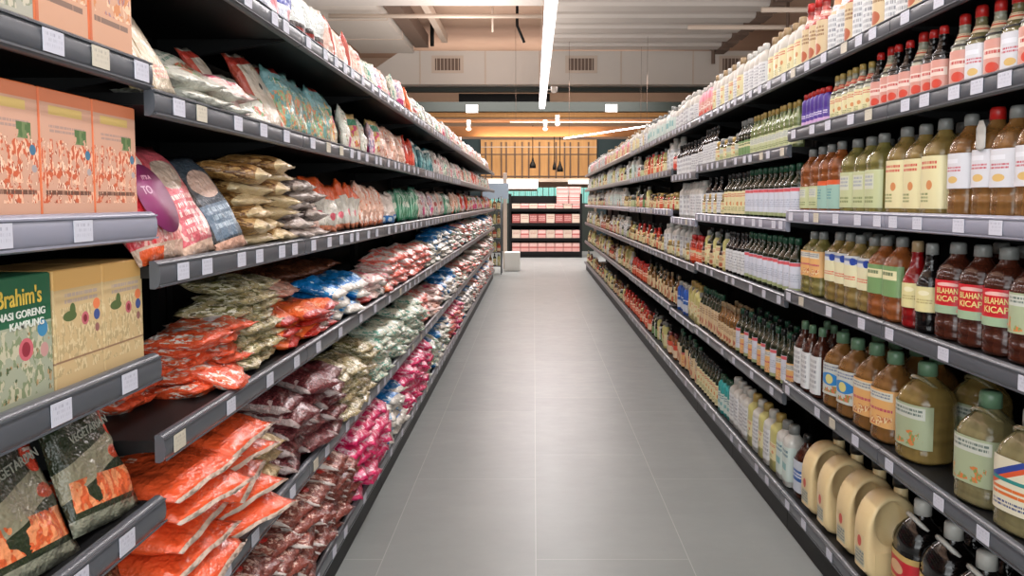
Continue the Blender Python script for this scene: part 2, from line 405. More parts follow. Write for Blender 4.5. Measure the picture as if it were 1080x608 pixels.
# ------------------------------------------------------------------ shelving
AX = {'L': -.72, 'R': 1.06}
DEP = .46
LN = [('left', 'L')]
def side_matrix(side, y, xoff=0.):
    """local -Y looks into the aisle, local X runs along it"""
    a = AX[side]
    if side == 'L': return Matrix.Translation((a-xoff, y, 0)) @ Matrix.Rotation(PI/2, 4, 'Z')
    return Matrix.Translation((a+xoff, y, 0)) @ Matrix.Rotation(-PI/2, 4, 'Z')
NAMES = {'L': 'left', 'R': 'right'}
TAGM = {}
def tag_mesh(c):
    if c not in TAGM: TAGM[c] = M().box(-.024, .024, -.0012, 0, -.017, .017).mesh('price_tag', mt_tagc if c else mt_tag)
    return TAGM[c]
def bay(side, idx, y0, y1, lips, near):
    L = y1-y0-.004; yc = (y0+y1)/2
    where = 'nearest' if idx == 1 else ordw(idx)
    t = empty('shelf_unit', f'{where} black metal shelving bay along the {NAMES[side]} side of the aisle', 'shelving', group='black shelving bays lining the aisle')
    t.matrix_world = side_matrix(side, yc)
    link('back_panel', M().box(-L/2, L/2, DEP, DEP+.02, 0, 1.97).mesh('back_panel', mt_dark), t)
    for sx in (-1, 1):
        x0 = sx*(L/2-.02)
        mm = M().box(x0-.018, x0+.018, DEP-.03, DEP, 0, 1.97)
        link('upright', mm.mesh('upright', mt_black), t)
    link('plinth', M().box(-L/2, L/2, .025, DEP, 0, .125).mesh('plinth', mt_black), t)
    for k, z in enumerate(lips):
        d = DEP-.01
        mm = M().box(-L/2, L/2, .012, d, z+.02, z+.043)
        if k and near:      # folded brackets under the board ends
            for sx in (-1, 1): mm.prism([(.03, z+.02), (d, z+.02), (d, z-.05), (.25, z-.02)], 'x', sx*(L/2-.006)-.002, sx*(L/2-.006)+.002)
        sh = link('shelf', mm.mesh('shelf', mt_board), t)
        prof = [(.012, z+.053), (.003, z+.054), (-.004, z+.049), (-.0075, z+.04), (-.009, z+.026), (-.0075, z+.012), (-.004, z+.003), (.003, z-.001), (.012, z)]
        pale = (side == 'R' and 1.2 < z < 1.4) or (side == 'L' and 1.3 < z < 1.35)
        mm = M(); n = len(prof)
        vs = [(x, p[0], p[1]) for x in (-L/2, L/2) for p in prof]
        mm.add(vs, [(i, i+1, n+i+1, n+i) for i in range(n-1)], 0, True)
        mm.add([(x, p[0], p[1]) for x in (-L/2, L/2) for p in prof], [tuple(range(n-1, -1, -1)), tuple(range(n, 2*n))], 0, False)
        if near: mm.box(-L/2, L/2, -.0105, -.0085, z+.003, z+.0065); mm.box(-L/2, L/2, -.0095, -.0045, z+.045, z+.048)
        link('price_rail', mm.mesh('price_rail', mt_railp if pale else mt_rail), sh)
        if near:
            x = -L/2+rng.uniform(.05, .12)
            while x < L/2-.04:
                o = link('price_tag', tag_mesh(1 if rng.random() < .12 else 0), sh, (x, -.0098, z+.026))
                x += rng.uniform(.13, .34) if z < 1.2 else rng.uniform(.09, .2)
    return t

NEARL = [.085, .45, .78, 1.058, 1.328, 1.61, 1.93]
LIPL = [.13, .52, .896, 1.234, 1.562, 1.875]
bl = [.45, 1.40, 2.30, 3.53, 4.78, 6.03, 7.28, 8.53, 9.78, 11.03, 12.28, 13.45]
for i in range(len(bl)-1):
    bay('L', i+1, bl[i], bl[i+1], NEARL if i == 0 else LIPL, bl[i] < 7)
RN = [.12, .595, .984, 1.315, 1.647, 1.895]
RB = [.12, .54, .955, 1.275, 1.585, 1.895]
RC = [.12, .53, .93, 1.235, 1.55, 1.895]
RD = [.12, .55, .93, 1.29, 1.60, 1.895]
br = [.47, 1.345, 2.22, 3.09, 3.96, 4.83, 5.70, 6.92, 8.14, 9.36, 10.58, 11.8, 13.02, 14.24, 15.3]
for i in range(len(br)-1):
    y = br[i]; lv = RN if y < 3 else RB if y < 4.8 else RC if y < 5.6 else RD
    bay('R', i+1, br[i], br[i+1], lv, y < 7.2)
def base(side, letter, y):
    k = 'FEDCBA'.index(letter)
    if side == 'L': return LIPL[k]+.043+.001
    lv = RN if y < 3.09 else RB if y < 4.83 else RC if y < 5.70 else RD
    return lv[k]+.044
SHELF = {'A': 'top', 'B': 'second', 'C': 'third', 'D': 'fourth', 'E': 'fifth', 'F': 'bottom'}
# ------------------------------------------------------------------ products
class Proto:
    def __init__(s, name, cat, look, parts, w, d, h):
        s.name, s.cat, s.look, s.parts, s.w, s.d, s.h = name, cat, look, parts, w, d, h
        s.far = None; s.me = None; s.turn = 0
    def meshes(s):
        if s.me is None: s.me = [(n, m.mesh(n, mt), par) for n, m, mt, par in s.parts]
        return s.me
    def farmesh(s):
        if s.far is None:
            J = M(); mats = []
            for n, m, mt, par in s.parts:
                o = len(mats); mats.append(mt)
                k = len(J.v); J.v += m.v; J.f += [tuple(k+i for i in f) for f in m.f]; J.mi += [o]*len(m.f); J.sm += m.sm
            s.far = J.mesh(s.name, mats)
        return s.far
ALL = []
COUNT = {}
def place(p, M4, label, group, far):
    if far or len(p.parts) == 1:
        o = link(p.name, p.farmesh() if far else p.meshes()[0][1])
    else:
        o = link(p.name, None); o.empty_display_size = .03
        made = []
        for n, me, par in p.meshes():
            made.append(link(n, me, o if par is None else made[par]))
    o.matrix_world = M4
    tag(o, label, p.cat, group); ALL.append(o)
    return o

# --- bottle shapes
SH = {
 'oil': [(0, .8), (.02, .97), (.05, 1), (.22, 1), (.24, .955), (.27, 1), (.34, 1), (.36, .99), (.62, .99), (.64, 1), (.69, .97), (.75, .84), (.80, .62), (.85, .42), (.88, .36), (.90, .33), (.93, .33)],
 'sauce': [(0, .85), (.015, .97), (.04, 1), (.50, 1), (.56, .97), (.62, .82), (.69, .60), (.77, .46), (.85, .40), (.86, .45), (.88, .40), (.92, .38)],
 'wine': [(0, .85), (.02, 1), (.60, 1), (.66, .93), (.71, .70), (.76, .42), (.82, .36), (.93, .34)],
 'jug': [(0, .82), (.02, .95), (.05, 1), (.13, 1), (.15, .96), (.18, 1), (.50, 1), (.53, .96), (.56, 1), (.62, .98), (.70, .86), (.77, .66), (.82, .45), (.85, .33), (.88, .30), (.91, .29)],
 'square': [(0, .88), (.02, 1), (.30, 1), (.33, .95), (.36, 1), (.58, 1), (.60, .98), (.70, .78), (.78, .52), (.84, .36), (.87, .33), (.92, .33)],
 'jar': [(0, .85), (.03, .98), (.06, 1), (.66, 1), (.72, .95), (.78, .84), (.82, .80), (.86, .80)],
 'slim': [(0, .9), (.02, 1), (.70, 1), (.76, .93), (.82, .62), (.86, .5), (.9, .48)],
 'squeeze': [(0, .85), (.03, 1), (.30, .92), (.45, .95), (.62, 1), (.76, .86), (.82, .62), (.86, .5)],
}
def body_mat(key, c, rough=.12, trans=.45, dark=None):
    n = NT(key); n.coords()
    nz = n.noise(4., vec=n.scaled((1, 1, .35)), detail=2)
    a = lin(c); d = lin(dark) if dark else tuple(x*.5 for x in a[:3])+(1,)
    n.put(n.b.inputs['Base Color'], n.mix(n.math('MULTIPLY', nz, .8), a, d))
    n.b.inputs['Roughness'].default_value = rough; n.b.inputs['Transmission Weight'].default_value = trans
    n.b.inputs['IOR'].default_value = 1.35
    n.b.inputs['Coat Weight'].default_value = .6; n.b.inputs['Coat Roughness'].default_value = .06
    # moulded ribs catch the light
    n.bump(n.math('ADD', n.math('MULTIPLY', n.math('SINE', n.math('MULTIPLY', n.v, 48.)), .7), n.noise(7., detail=2)), .3, .008)
    return n.m
BM = {
 'amber': body_mat('amber oil', '#a87a44', dark='#5f3c1c'), 'gold': body_mat('golden oil', '#ac9458', dark='#6b5428'),
 'yellow': body_mat('yellow oil', '#a39a58', dark='#5f5830'), 'pale': body_mat('pale oil', '#a39a70', dark='#5f5636'),
 'orange': body_mat('orange oil', '#b56c3a', dark='#6f3a1a'), 'dark': body_mat('dark sauce', '#2a1512', dark='#120807', trans=.0),
 'brown': body_mat('brown sauce', '#4a2317', dark='#1f0d08', trans=.05), 'red': body_mat('red sauce', '#8f1518', dark='#4b0b0c', trans=.05),
 'olive': body_mat('olive glass', '#27301c', dark='#11160c', trans=.1), 'clear': body_mat('cloudy clear plastic', '#b9b8a4', dark='#8d8c78', trans=.3),
 'cream': plain('cream plastic', '#d6bf90', .42, coat=.1), 'white': plain('white plastic', '#aeaaa0', .4), 'tealp': plain('teal plastic', '#2f8c8a', .35),
 'purple': plain('purple plastic', '#432a7e', .35), 'rose': body_mat('rose sauce', '#b4504a', dark='#7c2c28', trans=.05),
 'chili': body_mat('chilli sauce', '#b8331f', dark='#7c1d10', trans=.05), 'black': body_mat('black sauce', '#0e0b0b', dark='#060505', trans=0),
 'greeny': body_mat('pale green glass', '#8f9a6a', dark='#5d6a3c', trans=.3), 'gy': plain('yellow green pack', '#b5b070', .4),
 'milk': plain('milky grey pack', '#b9b8b2', .4), 'blue': plain('blue plastic', '#2a56a8', .35), 'peach': plain('peach plastic', '#d69a74', .4),
 'pink': plain('pink plastic', '#cf7f8c', .4),
}
CM = {k: plain(k+' cap', c, .35, spec=.5) for k, c in dict(red='#b3201c', white='#b9b8b2', green='#5f7f63', black='#141414', gold='#a48a4a', yellow='#cfa72e',
      grey='#7d7f7c', blue='#27489a', orange='#c95a1e', brown='#4a2c20', dkgreen='#1f4a35', pink='#c8687c', maroon='#5f1a1c', tan='#97805f').items()}
def lab(name, base, *els): return printed(name, base, list(els), .4)
LM = {
 'cream': lab('cream label', '#cfc79c', ('t', .15, .85, .72, .9, 2, '#b8453a'), ('e', .62, .45, .12, .09, '#bf8050'), ('t', .15, .6, .1, .3, 3, '#6f7d4c')),
 'white': lab('white label', '#c6c7cc', ('r', .15, .7, .72, .84, '#d4d6dc'), ('t', .2, .8, .45, .62, 2, '#b24a55'), ('e', .5, .25, .2, .1, '#c9a867')),
 'whitered': lab('white label with red heading', '#bfc3cd', ('t', 0, 1, .78, .98, 1, '#c2555c', .8), ('t', .1, .9, .3, .6, 4, '#9aa1b0'), ('r', 0, 1, 0, .12, '#8f9a6f')),
 'bluewhite': lab('pale label with blue disc', '#cdc8a4', ('r', 0, 1, .7, 1, '#bfc4c6'), ('t', .1, .7, .76, .92, 1, '#5b6f9a', .7), ('e', .8, .82, .16, .12, '#24408f'), ('t', .2, .9, .2, .35, 2, '#c0503c')),
 'bluestar': lab('label with blue splash', '#b9bdb6', ('e', .5, .5, .42, .2, '#2d78b4'), ('e', .5, .5, .16, .15, '#c8c078'), ('t', .1, .9, .75, .93, 2, '#66708a'), ('b', .1, .9, .08, .3, 5, .5, '#c46a4a', '#7c8a4a')),
 'peach': lab('peach label', '#cf9f63', ('r', .1, .9, .72, .94, '#c3c2b4'), ('t', .15, .85, .75, .9, 2, '#6a7486'), ('t', .1, .9, .38, .5, 1, '#a8345a'), ('b', .1, .9, .05, .3, 6, .5, '#b2643a', '#d8c49a')),
 'sage': lab('sage green label', '#98a283', ('r', .08, .92, .68, .95, '#b6b9ae'), ('t', .12, .88, .72, .9, 2, '#5c6a62'), ('b', .1, .9, .05, .4, 5, .55, '#c4713c', '#7a8a52')),
 'redkicap': lab('red label', '#b9202a', ('r', 0, 1, 0, .24, '#8fa486'), ('e', .5, .86, .3, .07, '#d9a8a0'), ('e', .85, .1, .1, .08, '#c9796c')),
 'tri': lab('pale yellow label', '#c9c08c', ('t', .2, .8, .3, .5, 2, '#9c8f5c'), ('e', .5, .75, .2, .1, '#d6d0ae')),
 'rainbow': lab('white label with blue and orange picture', '#c9c3ac', ('d', .8, .5, .07, '#2b3f86'), ('d', .7, .5, .05, '#c2502f'), ('t', .1, .9, .5, .62, 1, '#2f7d78', .8), ('t', .1, .9, .25, .45, 2, '#c5652f', .7), ('t', .1, .9, .06, .2, 2, '#3a4672')),
 'pink': lab('pink label', '#c48d80', ('r', .1, .9, .5, .75, '#d8c4b8'), ('t', .2, .8, .55, .7, 1, '#b0322f'), ('e', .5, .25, .25, .14, '#c2412f')),
 'creamred': lab('cream label with red band', '#d2bfa2', ('r', 0, 1, .4, .62, '#c24a34'), ('t', .2, .8, .72, .9, 2, '#8a5a44')),
 'orange': lab('orange label', '#cf6f42', ('t', .1, .9, .6, .85, 2, '#e3c9a0'), ('e', .5, .3, .25, .16, '#d8b078')),
 'green': lab('green label', '#6d8d5c', ('r', .1, .9, .55, .85, '#cfc9a0'), ('t', .2, .8, .6, .8, 1, '#3e5a3a')),
 'teal': lab('pale teal label with orange top', '#8fb0a4', ('r', 0, 1, .84, 1, '#c8552c'), ('t', .15, .6, .3, .7, 4, '#3f7f86')),
 'palegreen': lab('pale green label', '#b2b88e', ('r', .15, .8, .5, .9, '#c0c3b0'), ('t', .2, .75, .55, .85, 3, '#8d96a0'), ('t', .2, .8, .1, .3, 2, '#6c7a4a')),
 'purple': lab('purple label', '#4d3688', ('r', 0, 1, 0, .3, '#c3a0c8'), ('t', .1, .9, .5, .8, 2, '#d5cde0')),
 'beige': lab('beige label', '#c4b08c', ('t', .1, .9, .55, .85, 3, '#7d5a3c'), ('e', .5, .25, .3, .15, '#a65a3c')),
 'whitetext': lab('white label with grey print', '#c9cbcb', ('t', .1, .9, .1, .9, 6, '#83868c', .5)),
 'orangesauce': lab('orange and red label', '#cb5b3a', ('r', 0, 1, .6, .8, '#c9c4a0'), ('r', .1, .5, .1, .4, '#b3221e'), ('t', .1, .9, .3, .55, 2, '#e8dcc0')),
 'tealstripe': lab('white and teal label', '#b9c6bf', ('r', .1, .8, .3, .5, '#6f9f9f'), ('t', .1, .9, .65, .9, 2, '#4a6f7c')),
 'blueband': lab('blue and white label', '#b7bfca', ('r', 0, 1, .35, .7, '#2d5a9c'), ('t', .1, .9, .42, .62, 2, '#d8dce4')),
}
CM['clearh'] = BM['pale']; CM['tealp_c'] = CM['dkgreen']
LM['darkred'] = lab('red and yellow sauce label', '#b79a5c', ('r', 0, 1, .35, .85, '#b3202a'), ('e', .5, .6, .25, .16, '#c9a27a'), ('t', .1, .9, .08, .28, 2, '#6a3a24'))
LM['chili_n'] = lab('red neck label', '#b3322a', ('t', .1, .9, .2, .8, 2, '#d8b890'))
def bottle(name, cat, look, shape, w, h, body, cap, label, d=None, n=2., lz=(.16, .5), caph=None, capr=None, half=84, handle=False, ring=None, neck=None, N=20, bulb=None):
    prof = SH[shape]; d = d or w; parts = []
    rx, ry = w/2, d/2
    parts.append(('body', M().loft(prof, rx, ry, h, n, N), BM[body], None))
    top = prof[-1][0]; nr = prof[-1][1]*min(rx, ry)
    cr = capr or nr*1.18; ch = caph or h*(1.0-top)+.012
    z0 = h*top-.012
    cp = M().loft([(z0/h, 1), ((z0+ch*.82)/h, .97), ((z0+ch)/h, .82)], cr, cr, h, 2, 14)
    parts.append(('cap', cp, CM[cap], None))
    if label:
        parts.append(('label', M().patch(rx, ry, h*lz[0], h*lz[1], n, half), LM[label], None))
    if neck: parts.append(('neck_label', M().loft([(.66, .72), (.70, .60), (.75, .50)], rx*1.03, ry*1.03, h, 2, 14, caps=False), LM[neck] if neck in LM else CM[neck], None))
    if ring: parts.append(('neck_band', M().loft([(.575, .975), (.60, .93)], rx*1.04, ry*1.04, h, n, N, caps=False), CM[ring], None))
    if handle:
        pts = []
        for k in range(11):
            a = PI*k/10; pts.append((math.cos(a)*w*.3, -.32*d*math.sin(a)*.8, h*.74+math.sin(a)*h*.12))
        parts.append(('handle', M().tube(pts, .0075 if handle == 'white' else .006, 6), CM[handle], None))
    if bulb:    # hanging neck tag
        hm = M().loft([(0, .3), (.12, 1), (.75, 1), (1, .55)], .018, .0015, .075, 2, 10, cx=.012, cy=-ry-.004)
        hm.v = [(a, b, c+h*.60) for a, b, c in hm.v]
        parts.append(('hang_tag', hm, CM['white'], None))
    return Proto(name, cat, look, parts, w, d, h)

def cream_jug(h=.315, w=.10, d=.185):
    """flat cream jug: a tombstone outline with a hand hollow under its arch, neck towards the back"""
    b = M(); N = 44
    def outline(k):
        a = 2*PI*k/N-PI/2; c, q = math.cos(a), math.sin(a)
        if q < 0: e = 5.; zc, hz = .46, .46
        else: e = 2.1; zc, hz = .46, .46
        r = (abs(c)**e+abs(q)**e)**(-1/e)
        return (c*r*d/2, (zc+q*r*hz)*h*.98)
    def oval(k, s=1.):
        a = 2*PI*k/N-PI/2
        return (-d*.06+math.cos(a)*d*.29*s, h*.60+math.sin(a)*h*.25*s)
    def cen(p, s): return (p[0]*s, h*.45+(p[1]-h*.45)*s)
    rings = []
    for x, f in ((-.32, oval), ): pass
    seq = [(-.04, lambda k: oval(k, .86)), (-.30, lambda k: oval(k, .93)), (-.46, lambda k: oval(k, 1.0)), (-.49, lambda k: cen(outline(k), .90)), (-.44, lambda k: cen(outline(k), .965)), (-.33, lambda k: outline(k)),
           (.33, lambda k: outline(k)), (.44, lambda k: cen(outline(k), .965)), (.49, lambda k: cen(outline(k), .90)), (.46, lambda k: oval(k, 1.0)), (.30, lambda k: oval(k, .93)), (.04, lambda k: oval(k, .86))]
    vs = [(x*w,)+f(k) for x, f in seq for k in range(N)]
    fs = [(r*N+k, r*N+(k+1) % N, (r+1)*N+(k+1) % N, (r+1)*N+k) for r in range(len(seq)-1) for k in range(N)]
    fs += [tuple(range(N-1, -1, -1)), tuple(range((len(seq)-1)*N, len(seq)*N))]
    b.add(vs, fs)
    b.loft([(.80, 1.1), (.90, 1), (.97, 1)], .022, .022, h, 2, 14, cy=d*.22)
    parts = [('body', b, BM['cream'], None)]
    parts.append(('cap', M().loft([(.95, 1), (1.03, .97), (1.05, .85)], .026, .026, h, 2, 16, cy=d*.22), CM['black'], None))
    parts.append(('label', M().patch(w/2-.001, d/2, h*.1, h*.46, 5, 42), LM['jugl'], None))
    parts.append(('side_label', M().box(w*.49, w*.49+.001, -d*.34, d*.3, h*.08, h*.31), LM['jugs'], None))
    return Proto('sauce_jug', 'jug', 'cream jug with arched handle', parts, w, d, h)
LM['jugs'] = lab('jug side label', '#cdb789', ('t', .1, .9, .1, .9, 4, '#9a8a68', .4))
LM['jugl'] = lab('jug label with red crest', '#c9b48a', ('e', .5, .78, .16, .16, '#b8463a'), ('r', .12, .9, .1, .55, '#a9a58c'), ('t', .15, .85, .12, .5, 4, '#5d6a72'))

def carton(name, look, w, d, h, mat, parts=()):
    p = [('body', M().box(-w/2, w/2, 0, d, 0, h, bev=.0015), mat, None)]
    return Proto(name, 'box', look, p, w, d, h)

def pouch(name, cat, look, w, h, t, mat, seed=0, crimp=.045, power=(2.4, 3.), wr=.5, lump=0., belly=0., nu=12, nv=16):
    """a filled bag standing on its end: x across, z up, thickness along y, welded edge, crimped ends, random creases"""
    m = M(); vs = {}; V = []
    def T(u, v):
        a = max(0, 1-abs(2*u-1)**power[0]); vv = (v-crimp)/(1-2*crimp)
        if vv <= 0 or vv >= 1: return .0012
        b = max(0, 1-abs(2*vv-1)**power[1])
        return .0012+t/2*(a**.55)*(b**.6)*(1+belly*(.5-v))
    for side in (-1, 1):
        for j in range(nv+1):
            for i in range(nu+1):
                edge = i in (0, nu) or j in (0, nv)
                if side == 1 and edge: vs[(side, i, j)] = vs[(-1, i, j)]; continue
                u, v = i/nu, j/nv
                th = T(u, v)
                q = noise.noise(Vector((u*3.1+seed*7.7, v*3.7, side*2.+seed)))
                q2 = noise.noise(Vector((u*8+seed*3.3, v*8, side*5.+seed)))
                th2 = max(.001, th*(1+wr*.45*q)+ (q2*.004*wr if th > .004 else 0))
                if lump and th > .006: th2 += lump*noise.noise(Vector((u*w*70, v*h*70, seed+side)))
                ex = 1-.06*(1-abs(2*v-1)**2)*wr+.03*noise.noise(Vector((v*5+seed, 3.3, 1)))*wr
                x = (u-.5)*w*ex; z = v*h+.02*h*wr*noise.noise(Vector((u*4, seed*2.1, v)))*(1 if v > .5 else .2)
                yy = side*th2+.012*wr*noise.noise(Vector((u*2.+seed, v*2.2, 9.)))
                if edge: yy = .012*wr*noise.noise(Vector((u*2.+seed, v*2.2, 9.)))+.004*wr*math.sin(u*14+seed)
                vs[(side, i, j)] = len(V); V.append((x, yy, max(z, 0)))
    F = []
    for side in (-1, 1):
        for j in range(nv):
            for i in range(nu):
                a, b, c, d_ = vs[(side, i, j)], vs[(side, i+1, j)], vs[(side, i+1, j+1)], vs[(side, i, j+1)]
                F.append((a, b, c, d_) if side == -1 else (d_, c, b, a))
    F = [f for f in F if len(set(f)) == 4]
    m.add(V, F)
    return Proto(name, cat, look, [('bag', m, mat, None)], w, t, h)

